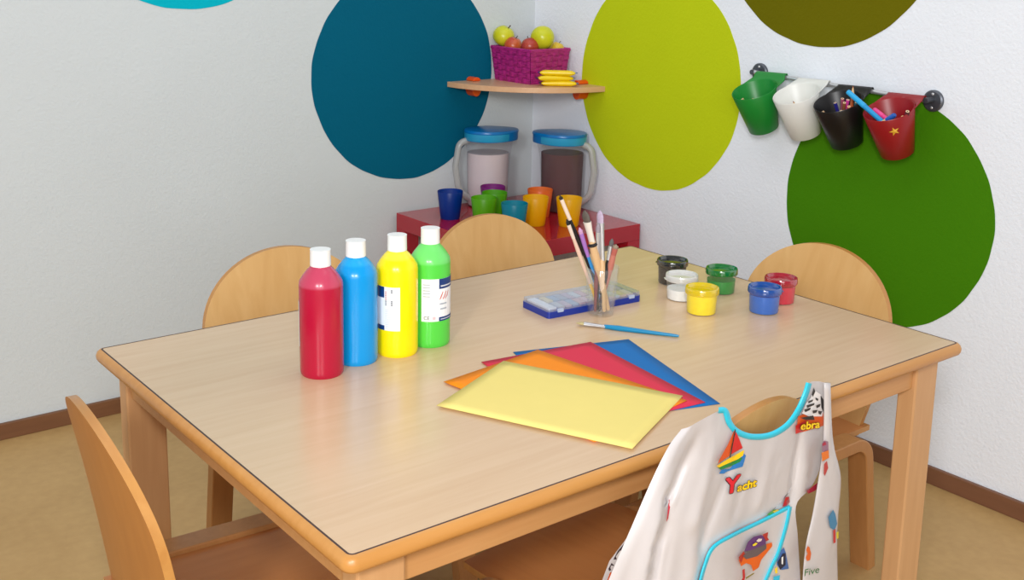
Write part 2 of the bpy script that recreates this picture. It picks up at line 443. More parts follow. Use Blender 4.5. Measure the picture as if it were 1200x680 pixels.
def make_bottle(name, label, rgb, pale, fill, x, y, r=.0335):
    t = thing(name, label, 'paint bottle', (x, y, TH), group='paint bottles on the table')
    prof = [(0, .002), (r*.86, .002), (r*.93, 0), (r*.985, .003), (r, .008), (r, .1415), (r*.985, .145), (r*.97, .148), (r*.80, .157), (r*.60, .1655), (r*.5, .1685), (r*.44, .172), (r*.44, .178), (0, .178)]
    obj('bottle_body', lathe(prof, 48), paint_body_mat('paint_'+name, rgb, pale, fill), t, angle=35)
    cb = lathe([(r*.45, .1725), (r*.465, .1715), (r*.47, .174), (r*.46, .1945), (r*.47, .1965), (r*.2, .1970), (0, .1965)], 36)
    obj('cap', cb, M['white'], t, angle=35, label='white screw cap')
    return t, r
b1, r = make_bottle('paint_bottle', 'squeeze bottle of crimson red paint, nearest of the row', (176, 14, 52), (190, 66, 94), .1425, .239, .498)
b2, r = make_bottle('paint_bottle', 'squeeze bottle of sky blue paint between the red and yellow bottles', (0, 148, 218), (30, 160, 222), .160, .311, .516)
b3, r = make_bottle('paint_bottle', 'squeeze bottle of bright yellow paint with a white label', (250, 226, 0), (246, 226, 60), .160, .384, .511)
b4, r = make_bottle('paint_bottle', 'squeeze bottle of light green paint, rightmost of the row', (84, 206, 70), (112, 214, 108), .142, .454, .520)
paperwhite = PL((236, 238, 240), .45, var=.01); navy = PL((14, 56, 116), .4); grey = PL((168, 176, 186), .5); lgrey = PL((205, 210, 216), .5)
redp = PL((206, 74, 52), .5); pinkp = PL((232, 186, 192), .5); blackp = PL((40, 42, 48), .5)
def text_bm(s, size):
    c = bpy.data.curves.new('t', 'FONT'); c.body = s; c.size = size
    o = bpy.data.objects.new('t', c); COL.objects.link(o)
    dg = bpy.context.evaluated_depsgraph_get(); me = bpy.data.meshes.new_from_object(o.evaluated_get(dg))
    bm = bmesh.new(); bm.from_mesh(me)
    bpy.data.objects.remove(o); bpy.data.curves.remove(c); bpy.data.meshes.remove(me)
    return bm
def ang_to_cam(x, y): return math.atan2(CAM.y-y, CAM.x-x)
def wrap(bm, a0, z0, r):
    for v in bm.verts:
        a = a0 + v.co.x/r; v.co = Vector((r*math.cos(a), r*math.sin(a), z0+v.co.y))
    return bm
def rects(L):
    bm = bmesh.new()
    for x0, x1, y0, y1 in L:
        n = max(1, int((x1-x0)/.004)); pr = None
        for i in range(n+1):
            x = x0+(x1-x0)*i/n; cur = (bm.verts.new((x, y0, 0)), bm.verts.new((x, y1, 0)))
            if pr: bm.faces.new((pr[0], cur[0], cur[1], pr[1]))
            pr = cur
    return bm
# yellow bottle label: seen on its left half
a = ang_to_cam(.384, .511); R0 = r+.0004; R1 = r+.0007
lab = strip_on_cyl(a-PI*.62+.15, a+.13, .046, .118, R0)
x0 = a+.13
W = lambda L: wrap(rects(L), x0, 0, R1)
lb = merge(lab,
  wrap(rects([(-.062, -.0265, .100, .118), (-.062, -.0265, .046, .054)]), x0, 0, R1),
  wrap(rects([(-.0245, -.0225, .088+k*.003, .0898+k*.003) for k in range(0, 3)] + [(-.0145, -.0120, .088+k*.003, .0898+k*.003) for k in (0, 1, 2, 7, 8)]), x0, 0, R1),
  wrap(rects([(-.0245, -.0225, .088+k*.003, .0898+k*.003) for k in range(3, 8)]), x0, 0, R1),
  wrap(rects([(-.0215, -.0160, .0885+k*.003, .0892+k*.003) for k in range(9)] + [(-.0110, -.0050, .0885+k*.003, .0892+k*.003) for k in range(9)]
             + [(-.0245, -.0030-.002*(k % 3), .050+k*.003, .0508+k*.003) for k in range(11)]), x0, 0, R1))
obj('paper_label', lb, [paperwhite, navy, blackp, redp, lgrey], b3, recalc=False, smooth=False, label='white paper label with navy bands and rows of colour dots')
# green bottle label: seen on its right half
a = ang_to_cam(.454, .520); x0 = a-.43
lab = strip_on_cyl(x0, x0+PI*.9, .046, .118, R0)
S2 = [(.003, .0145, .108-k*.0050, .1095-k*.0050) for k in range(5)]
ce = text_bm('CE', .0082)
for v in ce.verts: v.co = Vector((v.co.x+.004, v.co.y+.0495, 0))
strokes = bmesh.new()
for q in (0, .006, .011):
    tube([(.0315+q, .083, 0), (.034+q*1.2, .088, 0), (.0375+q*1.2, .0955, 0)], [.0006, .0009, .0006], 4, strokes)
for v in strokes.verts: v.co.z = 0
lb = merge(lab, wrap(rects([(.0300, .075, .101, .118), (.0300, .075, .046, .053)]), x0, 0, R1), wrap(rects(S2+[(.031, .046, .0740, .0765), (.032, .046, .0655, .068)]), x0, 0, R1),
  wrap(rects([(.004, .024-.002*(k % 3), .060+k*.003, .0606+k*.003) for k in range(8)] + [(.018, .027, .090+k*.005, .0908+k*.005) for k in range(5)] + [(.033, .060, .1045, .1068), (.033, .060, .0487, .0500)]), x0, 0, R1+.0002),
  wrap(ce, x0, 0, R1), wrap(strokes, x0, 0, R1+.0001), wrap(rects([(.019, .024, .0495, .0545)]), x0, 0, R1))
obj('paper_label', lb, [paperwhite, navy, grey, lgrey, blackp, redp, pinkp], b4, recalc=False, smooth=False, label='white and navy paper label with a CE mark')
# red bottle: only the edge of its label shows at the far left
a = ang_to_cam(.239, .498)
obj('paper_label', strip_on_cyl(a-PI*.9, a-1.33, .046, .118, R0), paperwhite, b1, smooth=False)

# ------------------------------------------------------------------ paint pots
def make_pot(label, rgb, x, y, fill, lidrgb, lidclear, rz):
    t = thing('paint_pot', label, 'paint pot', (x, y, TH), rz, 'small pots of poster paint')
    obj('pot', lathe([(0, .0008), (.0245, .0008), (.0255, 0), (.0268, .002), (.0285, .041), (.0290, .043)], 40), M['clear'], t, angle=60, recalc=False)
    obj('paint', lathe([(0, .0015), (.0258, .0015), (.0262, .003), (.0262+.0018*fill/.041, fill), (0, fill)], 40), PL(rgb, .35, var=.12, scale=120), t, angle=40)
    if lidclear > 0: lm = sheer('lid_'+label[:12], lidrgb, lidclear, .14, .1)
    else: lm = PL(lidrgb, .25, var=.04)
    obj('lid', lathe([(.0290, .0375), (.0305, .0370), (.0312, .0385), (.0308, .0470), (.0300, .0487), (.0280, .0488), (.0268, .0475), (.0262, .0440), (.0255, .0430), (0, .0434)], 44), lm, t, angle=40, recalc=False)
    tabs = BX(-.006, .006, .0300, .0335, .0395, .0405)
    obj('tab', tabs, lm, t, smooth=False)
    return t
make_pot('black paint pot with a clear lid, furthest left of the pots', (14, 12, 14), 1.05, .538, .034, (60, 62, 60), .35, .5)
make_pot('white paint pot with a white lid in front of the black pot', (238, 238, 236), .986, .452, .021, (242, 242, 240), .12, 1.0)
make_pot('yellow paint pot with a yellow lid, nearest of the pots', (250, 224, 0), .953, .370, .0365, (246, 226, 0), .10, 2.2)
make_pot('green paint pot with a green lid behind the yellow pot', (0, 140, 44), 1.084, .439, .026, (0, 150, 60), .22, .2)
make_pot('blue paint pot with a blue lid in front of the red pot', (0, 96, 190), 1.053, .307, .034, (0, 100, 196), .12, -2.2)
make_pot('red paint pot with a red lid, furthest right of the pots', (206, 14, 54), 1.128, .330, .034, (206, 20, 56), .2, -1.0)

# ------------------------------------------------------------------ brushes
def brush(label, bot, top, r, handle, hfrac=.62, ffrac=.84, flat=.45, bristle=(70, 60, 52), wide=1.0, endrgb=None, ferrule=None, group='paintbrushes standing in the clear cup', spot=False):
    bot, top = Vector(bot), Vector(top)
    t = thing('paintbrush', label, 'paintbrush', bot, group=group)
    d = top-bot; L = d.length
    at = lambda q: d*q
    hb = tube([at(0), at(.03), at(hfrac*.35), at(hfrac*.8), at(hfrac)], [r*.45, r*.6, r*.8, r*1.15, r*.85], 10)
    ho = obj('handle', hb, handle, t)
    if endrgb: obj('handle_end', tube([at(-.0), at(.03), at(hfrac*.36)], [r*.5, r*.68, r*.9], 10), PL(endrgb, .35), ho)
    fo = obj('ferrule', tube([at(hfrac-.01), at((hfrac+ffrac)/2), at(ffrac)], [r*.95, r*1.0, r*1.0*wide], 12, flat=1 if wide == 1 else .7), ferrule or M['steel'], t)
    obj('bristles', tube([at(ffrac-.005), at((ffrac+1)/2), at(.97), at(1.0)], [r*.92*wide, r*1.0*wide, r*.8*wide, r*.25*wide], 12, flat=1 if wide == 1 else .5), PL(bristle, .7, var=.25, scale=300), t)
    if spot: obj('paint_blot', tube([at(spot-.03), at(spot), at(spot+.03)], [r*.6, r*1.35, r*.6], 10), PL((25, 22, 22), .5), ho)
    return t
GC = Vector((.795, .470, TH)); GH = .088; GR0, GR1 = .0235, .0305
g = thing('clear_cup', 'clear plastic cup full of paintbrushes in front of the paint box', 'cup', GC)
obj('cup_wall', lathe([(0, .003), (GR0-.0015, .003), (GR1-.0015, GH), (GR1-.0005, GH+.0012), (GR1+.0006, GH), (GR0, 0), (0, 0)], 40), M['clear'], g, angle=50, recalc=False)
def lean(px, py, bx, by, bz=.006):
    """top of a brush: the point on that sight line for which the brush just leans inside the rim"""
    b = GC + Vector((bx, by, bz)); best = None; d = ray(px, py)
    for i in range(400):
        p = CAM + d*(1.6+i*.0025)
        if p.z < TH+.1: break
        q = b + (p-b)*((TH+GH-b.z)/(p.z-b.z)); e = abs((q-GC).xy.length - (GR1-.0085)*min(1, 1))
        e = (q-GC).xy.length
        if best is None or e < best[0]: best = (e, p)
    return b, best[1]
woodh = wood('brush_wood', (206, 164, 112), (226, 190, 144), rough=.4, axis=2, scale=20, stretch=8)
blackh = PL((22, 20, 22), .25)
B = [
 ('long thin brush with black handle and pale ferrule, leaning furthest left', (656, 229), (.012, -.005), .0036, blackh, dict(hfrac=.80, ffrac=.965, bristle=(40, 28, 24), ferrule=PL((226, 204, 186), .35))),
 ('pale wooden brush with a black tip beside the long black one', (664, 257), (.004, .008), .0036, PL((222, 188, 166), .4), dict(hfrac=.8, ffrac=.94, bristle=(20, 18, 18), ferrule=PL((226, 206, 188), .35), endrgb=(240, 186, 20))),
 ('brush with blue and violet handle in the clear cup', (679, 267), (.010, .004), .0042, PL((44, 132, 196), .35), dict(hfrac=.66, ffrac=.93, bristle=(196, 150, 190), ferrule=PL((160, 110, 186), .35))),
 ('wide flat brush with pale handle and dark bristles in the clear cup', (685, 247), (.013, -.006), .0072, woodh, dict(hfrac=.70, ffrac=.89, wide=1.25, bristle=(92, 84, 76), ferrule=PL((226, 218, 206), .35), spot=.66)),
 ('flat brush with clear bristles and shiny ferrule in the clear cup', (703, 247), (.001, -.008), .0066, woodh, dict(hfrac=.52, ffrac=.88, wide=1.25, bristle=(186, 168, 190))),
 ('black handled brush half hidden behind the shiny flat brush', (701, 262), (-.004, .006), .0042, blackh, dict(hfrac=.62, ffrac=.90, bristle=(150, 140, 150))),
 ('short black handled brush with grey tip at the right of the cup', (717.5, 280), (-.006, -.002), .0044, blackh, dict(hfrac=.72, ffrac=.90, bristle=(96, 90, 88))),
 ('short brush with a pinkish red handle at the right of the cup', (722, 287), (.008, .012), .0054, PL((190, 116, 100), .45, var=.2, scale=60), dict(hfrac=.86, ffrac=.95, bristle=(150, 130, 110), ferrule=PL((178, 96, 84), .4))),
 ('dark red handled brush deep inside the clear cup', (700, 292), (-.012, .002), .0040, PL((120, 30, 36), .35), dict(hfrac=.7, ffrac=.9, bristle=(110, 90, 60))),
]
for lb_, tp, bt, rr, hm, kw in B:
    bo, to = lean(tp[0], tp[1], *bt)
    brush(lb_, bo, to, rr, hm, **kw)
p0 = on_z(795.5, 394.0, TH+.0035); p1 = on_z(675.5, 378.5, TH+.0045)
brush('paintbrush with bright blue handle lying on the table', p0, p1, .0042, PL((0, 128, 176), .3), hfrac=.72, ffrac=.92, bristle=(186, 170, 120), group='loose brush', wide=1.25)

# ------------------------------------------------------------------ paint box
def paint_box():
    A, Bp, C_ = Vector((.695, .499, 0)), Vector((.698, .578, 0)), Vector((.910, .482, 0))
    ang = math.atan2(C_.y-A.y, C_.x-A.x); L = .215; Wd = .085
    t = thing('paint_box', 'flat blue paint box with a clear lid behind the cup of brushes', 'paint box', (A.x, A.y, TH), ang)
    bm = prism(rrect(0, L, 0, Wd, .006), 0, .012)
    bm2 = prism(rrect(.0025, L-.0025, .0025, Wd-.0025, .005), .012, .0125, bm)
    obj('tray', bm, PL((14, 44, 140), .3), t, smooth=False, bevel=.001)
    rnd = random.Random(3)
    pal = [(196, 200, 208), (170, 180, 196), (226, 206, 196), (216, 180, 190), (232, 214, 170), (196, 176, 196), (206, 214, 220), (226, 196, 160), (150, 176, 206), (214, 170, 176)]
    for j in range(2):
        for i in range(11):
            x0 = .030+i*.0160; y0 = .009+j*.036
            obj('paint_pan', prism(rrect(x0, x0+.0135, y0, y0+.030, .002, 2), .0125, .0155), PL(pal[(i*3+j*4+rnd.randint(0, 2)) % len(pal)], .5), t, smooth=False)
    obj('mixing_strip', BX(.006, .024, .008, .077, .0125, .0165), PL((232, 234, 240), .4), t, smooth=False, bevel=.001)
    bm = bmesh.new(); o = rrect(.0005, L-.0005, .0005, Wd-.0005, .006); 
    a = [bm.verts.new((x, y, .0122)) for x, y in o]; b = [bm.verts.new((x, y, .0195)) for x, y in rrect(.001, L-.001, .001, Wd-.001, .006)]
    n = len(a); bm.faces.new(b)
    for i in range(n): bm.faces.new((a[i], a[(i+1) % n], b[(i+1) % n], b[i]))
    lid = obj('lid', bm, sheer('box_lid', (214, 222, 234), .72, .14, .08), t, smooth=False, label='clear plastic lid')
    for x in (.02, L-.03): obj('clasp', BX(x, x+.012, -.0022, .001, .010, .016), PL((170, 184, 210), .3), t, smooth=False)
paint_box()

# ------------------------------------------------------------------ coloured paper
def sheet(name_rgb, label, a, b, c, z):
    a, b, c = [Vector((*p, 0)) for p in (a, b, c)]
    d = (b-a).to_2d(); e = (c-b).to_2d(); rz = math.atan2(e.y, e.x); d = math.atan2(d.y, d.x)
    bm = bmesh.new(); nx, ny = 16, 10; L, Wd = .297, .210
    G = []
    for j in range(ny+1):
        G.append([bm.verts.new((i/nx*L, -Wd+j/ny*Wd, .0003*math.sin(i*.5)*math.sin(j*.6))) for i in range(nx+1)])
    for j in range(ny):
        for i in range(nx): bm.faces.new((G[j][i], G[j][i+1], G[j+1][i+1], G[j+1][i]))
    o = obj('paper_sheet', bm, PL(name_rgb, .6, var=.02, spec=.3), None, smooth=True)
    s = o.modifiers.new('thick', 'SOLIDIFY'); s.thickness = .0004; s.offset = 1
    o.location = (b.x, b.y, z); o.rotation_euler = (0, 0, rz)
    return tag(o, label, 'paper', 'fanned sheets of coloured paper')
sheet((0, 106, 178), 'blue sheet of paper at the bottom of the fan', (.534, .395), (.736, .336), (.648, .055), TH+.0006)
sheet((214, 44, 74), 'red sheet of paper between the blue and orange sheets', (.463, .391), (.672, .361), (.632, .071), TH+.0016)
sheet((244, 138, 8), 'orange sheet of paper between the red and yellow sheets', (.366, .352), (.573, .380), (.613, .087), TH+.0026)
sheet((236, 216, 126), 'pale yellow sheet of paper on top of the fan', (.300, .277), (.493, .369), (.619, .101), TH+.0036)

# ------------------------------------------------------------------ red side table with cups and pitchers
LX, LY, LS = 1.2929, 1.411, .537
st = thing('side_table', 'low square glossy red side table in the room corner', 'side table', (LX+LS/2, LY+LS/2, 0))
obj('tabletop', BX(-LS/2, LS/2, -LS/2, LS/2, LZ-.05, LZ), M['red_lacquer'], st, smooth=False, bevel=.0012)
for sx in (-1, 1):
    for sy in (-1, 1):
        x0, y0 = sx*LS/2, sy*LS/2
        obj('leg', BX(min(x0, x0-sx*.05), max(x0, x0-sx*.05), min(y0, y0-sy*.05), max(y0, y0-sy*.05), 0, LZ-.05), M['red_lacquer'], st, smooth=False, bevel=.001)
def tumbler_mat(nm, rgb):
    mt, nt, b = nodes(nm); b.inputs['Base Color'].default_value = (*lin(rgb), 1); b.inputs['Roughness'].default_value = .35
    tl = N(nt, 'ShaderNodeBsdfTranslucent'); tl.inputs[0].default_value = (*lin(rgb), 1)
    nz = N(nt, 'ShaderNodeTexNoise'); nz.inputs['Scale'].default_value = 40
    mr = N(nt, 'ShaderNodeMapRange'); mr.inputs[3].default_value = .4; mr.inputs[4].default_value = .5
    mx = N(nt, 'ShaderNodeMixShader'); out = nt.nodes['Material Output']; L = nt.links.new
    L(nz.outputs['Fac'], mr.inputs[0]); L(mr.outputs[0], mx.inputs[0]); L(b.outputs[0], mx.inputs[1]); L(tl.outputs[0], mx.inputs[2]); L(mx.outputs[0], out.inputs[0])
    return mt
def tumbler(label, rgb, x, y):
    bm = lathe([(0, .003), (.0255, .003), (.0285, .006), (.0375, .085), (.0388, .0862), (.0395, .085), (.0300, .004), (.0285, 0), (0, 0)], 36)
    o = obj('tumbler', bm, tumbler_mat('tumbler_plastic', rgb), None, angle=50); o.location = (x, y, LZ)
    return tag(o, label, 'cup', 'coloured plastic tumblers on the red side table')
tumbler('dark blue plastic tumbler, leftmost on the red side table', (0, 60, 160), 1.39, 1.794)
tumbler('green plastic tumbler before the left pitcher, nearer of the two green ones', (106, 190, 16), 1.420, 1.661)
tumbler('green plastic tumbler half hidden behind the nearer green one', (96, 184, 16), 1.492, 1.704)
tumbler('purple plastic tumbler standing behind the green tumblers', (150, 40, 140), 1.545, 1.782)
tumbler('teal plastic tumbler between the green and yellow tumblers', (0, 150, 176), 1.447, 1.548)
tumbler('yellow plastic tumbler beside the teal tumbler', (250, 196, 0), 1.556, 1.583)
tumbler('orange plastic tumbler behind the yellow tumbler by the pitcher', (248, 128, 50), 1.640, 1.664)
tumbler('yellow plastic tumbler in front of the pitcher of dark drink', (250, 200, 0), 1.633, 1.518)
def pitcher(label, x, y, rz, liq, level, liqmat):
    """handle on local -x, spout on local +x"""
    t = thing('pitcher', label, 'pitcher', (x, y, LZ), rz, 'lidded plastic pitchers')
    rf = lambda a, z: 1 + (.22*max(0, math.cos(a))**6 * max(0, (z-.13)/.08) if z > .13 else 0)
    prof = [(.001, .002), (.062, .002), (.0655, .006), (.0660, .02), (.0672, .08), (.0690, .15), (.0710, .18), (.0725, .213)]
    obj('jug_body', lathe(prof, 48, sy=.96, rfun=rf), M['frost'], t, angle=60, recalc=False)
    pf = [(0, .004), (.061, .004), (.0640, .008), (.0655, .08), (.0655+.0018*(level-.08)/.07, level), (0, level)]
    obj('drink', lathe(pf, 40, sy=.95), liqmat, t, angle=40, label=liq)
    hp = fillet([(-.066, 0, .196), (-.098, 0, .188), (-.110, 0, .120), (-.098, 0, .048), (-.062, 0, .024)], .045)
    obj('handle', tube(hp, .0098, 12, flat=1.2, up=(0, 1, 0)), sheer('frosted_handle', (222, 222, 220), .3, .07, .25, .4), t)
    rl = lambda a, z: 1 + .30*max(0, math.cos(a))**5
    bl = [(.0745, .196), (.0760, .195), (.0768, .199), (.0768, .216), (.0755, .219)]
    lo = obj('lid', lathe([(.0735, .198), (.0760, .195), (.0768, .199), (.0768, .217), (.0780, .2175), (.0786, .221), (.0760, .2255), (.05, .2290), (.02, .2300), (0, .2300)], 48, sy=.96, rfun=rl), [PL((0, 108, 178), .3)], t, angle=40, label='blue plastic lid with a pouring lip')
    obj('lid_band', lathe([(.0765, .1965), (.0775, .198), (.0776, .2165), (.0766, .2172)], 48, sy=.96, rfun=lambda a, z: 1+.20*max(0, math.cos(a))**5), PL((38, 152, 196), .3), lo)
    t.scale = (1, 1, 1.11)
    return t
milk = PL((206, 190, 192), .4, var=.03); cola = PL((72, 16, 20), .6, var=.05, spec=.05)
pitcher('frosted pitcher with blue lid holding a pale drink, left of the corner', 1.598, 1.880, -.306, 'pale drink', .158, milk)
pitcher('frosted pitcher with blue lid holding a dark brown drink, right of the corner', 1.757, 1.699, 2.04, 'dark brown drink', .168, cola)

# ------------------------------------------------------------------ corner shelf with fruit
SHZ = .8515
def shelf():
    t = thing('corner_shelf', 'quarter round beech corner shelf with orange clips above the pitchers', 'shelf', (XC, YC, SHZ))
    R = .355; pts = [(-.0005, -.0005)]
    for i in range(33):
        a = PI + PI/2*i/32; pts.append((R*math.cos(a) if i < 32 else -.0005, R*math.sin(a) if i else -.0005))
    obj('shelf_board', prism(pts, -.0165, 0), [M['shelfwood']], t, smooth=False, bevel=.0012)
    for pos, ax in (((-.266, -.0, 0), 0), ((0, -.262, 0), 1)):
        bm = bmesh.new()
        def plate(poly, d0, d1):
            b = prism(poly, d0, d1)
            for v in b.verts:
                u, w, d = v.co
                v.co = Vector((pos[0]+u, -d, w)) if ax == 0 else Vector((-d, pos[1]+u, w))
            return b
        arc = lambda r, s: [(r*math.cos(PI*k/10), s*r*math.sin(PI*k/10)) for k in range(11)]
        lower = plate([(u, w*1.5-.022) for u, w in arc(.018, -1)] + [(-.018, -.0168), (.018, -.0168)], 0, .040)
        upper = plate([(u, w*.8+.001) for u, w in arc(.015, 1)], 0, .040)
        obj('bracket_clip', merge(lower, upper), [M['orange'], M['orange']], t, smooth=False, bevel=.002, label='orange shelf clip')
shelf()
def basket():
    x0, x1, y0, y1 = 1.668, 1.808, 1.758, 1.938; H = .106; fl = .011
    cx, cy = (x0+x1)/2, (y0+y1)/2
    t = thing('fruit_basket', 'magenta woven strap basket full of apples on the corner shelf', 'basket', (cx, cy, SHZ))
    mt, nt, b = nodes('woven_strap')
    tc = N(nt, 'ShaderNodeTexCoord'); nz = N(nt, 'ShaderNodeTexNoise'); nz.inputs['Scale'].default_value = 60; mp = N(nt, 'ShaderNodeMapping'); mp.inputs['Scale'].default_value = (1, 1, 6)
    cr = N(nt, 'ShaderNodeValToRGB'); cr.color_ramp.elements[0].position = .3; cr.color_ramp.elements[1].position = .7
    cr.color_ramp.elements[0].color = (*lin((140, 14, 96)), 1); cr.color_ramp.elements[1].color = (*lin((186, 40, 134)), 1)
    nt.links.new(tc.outputs['Object'], mp.inputs[0]); nt.links.new(mp.outputs[0], nz.inputs['Vector']); nt.links.new(nz.outputs['Fac'], cr.inputs[0]); nt.links.new(cr.outputs[0], b.inputs['Base Color'])
    b.inputs['Roughness'].default_value = .4
    hx, hy = (x1-x0)/2, (y1-y0)/2
    bm = bmesh.new(); rows = 6
    # woven side walls: checker of in/out bulging strap cells
    sides = [((-hx, -hy), (hx, -hy), (0, -1), 7), ((hx, -hy), (hx, hy), (1, 0), 9), ((hx, hy), (-hx, hy), (0, 1), 7), ((-hx, hy), (-hx, -hy), (-1, 0), 9)]
    for (ax, ay), (bx, by), (nx, ny), n in sides:
        for j in range(rows):
            for i in range(n):
                out = .0022 if (i+j) % 2 else 0
                pts = []
                K = 4
                G = []
                for jj in range(K+1):
                    row = []
                    for ii in range(K+1):
                        s = (i+ii/K)/n; z = (j+jj/K)/rows*H; f = z/H*fl
                        sx = ax+(bx-ax)*s; sy = ay+(by-ay)*s
                        sx *= (hx+f)/hx; sy *= (hy+f)/hy
                        bul = math.sin(PI*(ii/K if (i+j) % 2 else jj/K))*.0022 + out*.6
                        row.append(bm.verts.new((sx+nx*bul, sy+ny*bul, z)))
                    G.append(row)
                for jj in range(K):
                    for ii in range(K): bm.faces.new((G[jj][ii], G[jj][ii+1], G[jj+1][ii+1], G[jj+1][ii]))
    box(bm, -hx, hx, -hy, hy, 0, .003)
    wo = obj('woven_wall', bm, mt, t, smooth=True, recalc=False)
    r1 = [(-hx-fl, -hy-fl), (hx+fl, -hy-fl), (hx+fl, hy+fl), (-hx-fl, hy+fl)]
    bm = bmesh.new()
    for k in range(4):
        a, b2 = r1[k], r1[(k+1) % 4]
        tube([(a[0], a[1], H), (b2[0], b2[1], H)], .0035, 8, bm, flat=1.6)
    obj('rim', bm, mt, t)
    return cx, cy, H
bcx, bcy, bH = basket()
def apple(label, x, y, z, r, c1, c2, rot, pearish=1.0):
    t = thing('apple', label, 'fruit', (x, y, z), group='apples in the basket', rot=rot)
    prof = []
    for i in range(19):
        a = PI*i/18; rr = r*math.sin(a)*(1+.06*math.cos(a)); zz = -r*math.cos(a)*.94*pearish
        if i > 15: zz -= r*.14*(i-15)/3
        if i < 3: zz += r*.08*(3-i)/3
        prof.append((max(rr, 0) if 0 < i < 18 else 0, zz))
    mt, nt, b = nodes('apple_skin'); tc = N(nt, 'ShaderNodeTexCoord'); nz = N(nt, 'ShaderNodeTexNoise'); nz.inputs['Scale'].default_value = 18; nz.inputs['Detail'].default_value = 4
    mp = N(nt, 'ShaderNodeMapping'); mp.inputs['Scale'].default_value = (1, 1, .3)
    cr = N(nt, 'ShaderNodeValToRGB'); cr.color_ramp.elements[0].position = .35; cr.color_ramp.elements[1].position = .65
    cr.color_ramp.elements[0].color = (*lin(c1), 1); cr.color_ramp.elements[1].color = (*lin(c2), 1)
    nt.links.new(tc.outputs['Object'], mp.inputs[0]); nt.links.new(mp.outputs[0], nz.inputs['Vector']); nt.links.new(nz.outputs['Fac'], cr.inputs[0]); nt.links.new(cr.outputs[0], b.inputs['Base Color'])
    b.inputs['Roughness'].default_value = .3
    obj('flesh', lathe(prof, 28), mt, t, angle=80)
    obj('stem', tube([(0, 0, r*.74*pearish), (r*.05, 0, r*.95*pearish), (r*.12, 0, r*1.12*pearish)], [r*.05, r*.04, r*.06], 6), PL((70, 52, 20), .6), t)
FZ = SHZ
yg1, yg2 = (196, 200, 10), (208, 206, 40); rd1, rd2 = (176, 50, 34), (206, 104, 50)
def fr(px, py, d): return CAM + ray(px, py)*d
q = on_x(590.5, 42, 1.688); apple('yellow green apple at the left of the basket', q.x, q.y, q.z, .0355, yg1, yg2, (.4, .3, 0))
q = on_x(636, 44, 1.735); apple('yellow green apple tipped over at the right of the basket', q.x, q.y, q.z, .0375, yg1, yg2, (1.2, -.5, 1.9), 1.08)
q = on_x(601.5, 53, 1.69); apple('red apple beside the left yellow green apple', q.x, q.y, q.z, .029, rd1, rd2, (.3, .2, 0))
q = on_x(621, 54, 1.695); apple('red apple in the middle of the basket front', q.x, q.y, q.z, .029, (160, 44, 44), (186, 74, 50), (-.2, .3, 1))
q = on_x(652.5, 57.5, 1.80); apple('small yellow apple peeking over the right rim of the basket', q.x, q.y, q.z, .025, (214, 176, 40), (222, 190, 60), (.2, .3, 0))
# three snack bars
def snack(label, c, rz, L=.112, Wd=.034, H=.0165):
    t = thing('snack_bar', label, 'snack bar', c, rz, 'stacked yellow snack bars')
    bm = bmesh.new(); nx, ny = 16, 8
    G = [[], []]
    for k in (0, 1):
        for j in range(ny+1):
            row = []
            for i in range(nx+1):
                u = math.sin((i/nx*2-1)*PI/2); v = math.sin((j/ny*2-1)*PI/2)
                h = H/2*(1-abs(u)**9)*(1-abs(v)**7)*(1+.06*math.sin(i*2.1+j))
                row.append(bm.verts.new((u*L/2, v*Wd/2, H/2+(h if k else -h))))
            G[k].append(row)
    for k in (0, 1):
        for j in range(ny):
            for i in range(nx):
                f = bm.faces.new((G[k][j][i], G[k][j][i+1], G[k][j+1][i+1], G[k][j+1][i])); f.material_index = 0
    bmesh.ops.remove_doubles(bm, verts=bm.verts, dist=1e-5)
    obj('wrapper', bm, PL((240, 206, 10), .22, var=.06), t, angle=60)
    for s in (-1, 1):
        bm = bmesh.new(); pr = None
        for i in range(13):
            y = (i/12*2-1)*Wd*.52; zz = .0012*math.sin(i*1.6)
            cur = [bm.verts.new((s*(L/2-.003), y, H/2+zz*.3)), bm.verts.new((s*(L/2+.005+.0012*(i % 2)), y, H/2+zz+.001))]
            if pr: bm.faces.new((pr[0], cur[0], cur[1], pr[1]))
            pr = cur
        obj('sealed_end', bm, PL((34, 62, 128) if s < 0 else (60, 110, 160), .3), t, label='crimped blue wrapper end')
base = on_z(655, 99.5, SHZ)
sx, sy = 1.722, 1.690
rzs = -PI/4+.12
snack('yellow snack bar at the bottom of the stack by the basket', (sx+.003, sy-.002, SHZ+.0004), rzs)
snack('yellow snack bar in the middle of the stack by the basket', (sx-.006, sy+.004, SHZ+.0165), rzs+.12)
snack('yellow snack bar on top of the stack by the basket', (sx, sy+.001, SHZ+.0328), rzs-.08)

# ------------------------------------------------------------------ rail with hanging pots
RA, RB = Vector((XC-.032, .998, .9515)), Vector((XC-.032, .482, .931))
rt = thing('wall_rail', 'grey metal rail with round end plates on the right wall', 'rail', (XC, .75, .94))
off = -rt.location
obj('bar', tube([RA+off, RB+off], .0055, 14), M['steel'], rt)
for Pn in (RA, RB):
    bm = tube([(XC-.0002, Pn.y, Pn.z-.003), (XC-.006, Pn.y, Pn.z-.003), (XC-.0085, Pn.y, Pn.z-.003)], [.0255, .0255, .022], 32)
    for v in bm.verts: v.co += off
    fo = obj('end_plate', bm, M['darksteel'], rt, angle=35)
    bm = tube([(XC-.006, Pn.y, Pn.z), (XC-.038, Pn.y, Pn.z)], .0068, 16)
    for v in bm.verts: v.co += off
    obj('bar_holder', bm, M['darksteel'], fo, angle=35)
    for s in (-1, 1):
        bm = ball(.0035, 12, 8, .5, 1, 1)
        for v in bm.verts: v.co += Vector((XC-.0085, Pn.y, Pn.z-.003+s*.016)) + off
        obj('screw', bm, M['steel'], fo)
HL = .117; R0, R1 = .039, .0585
cups = {}
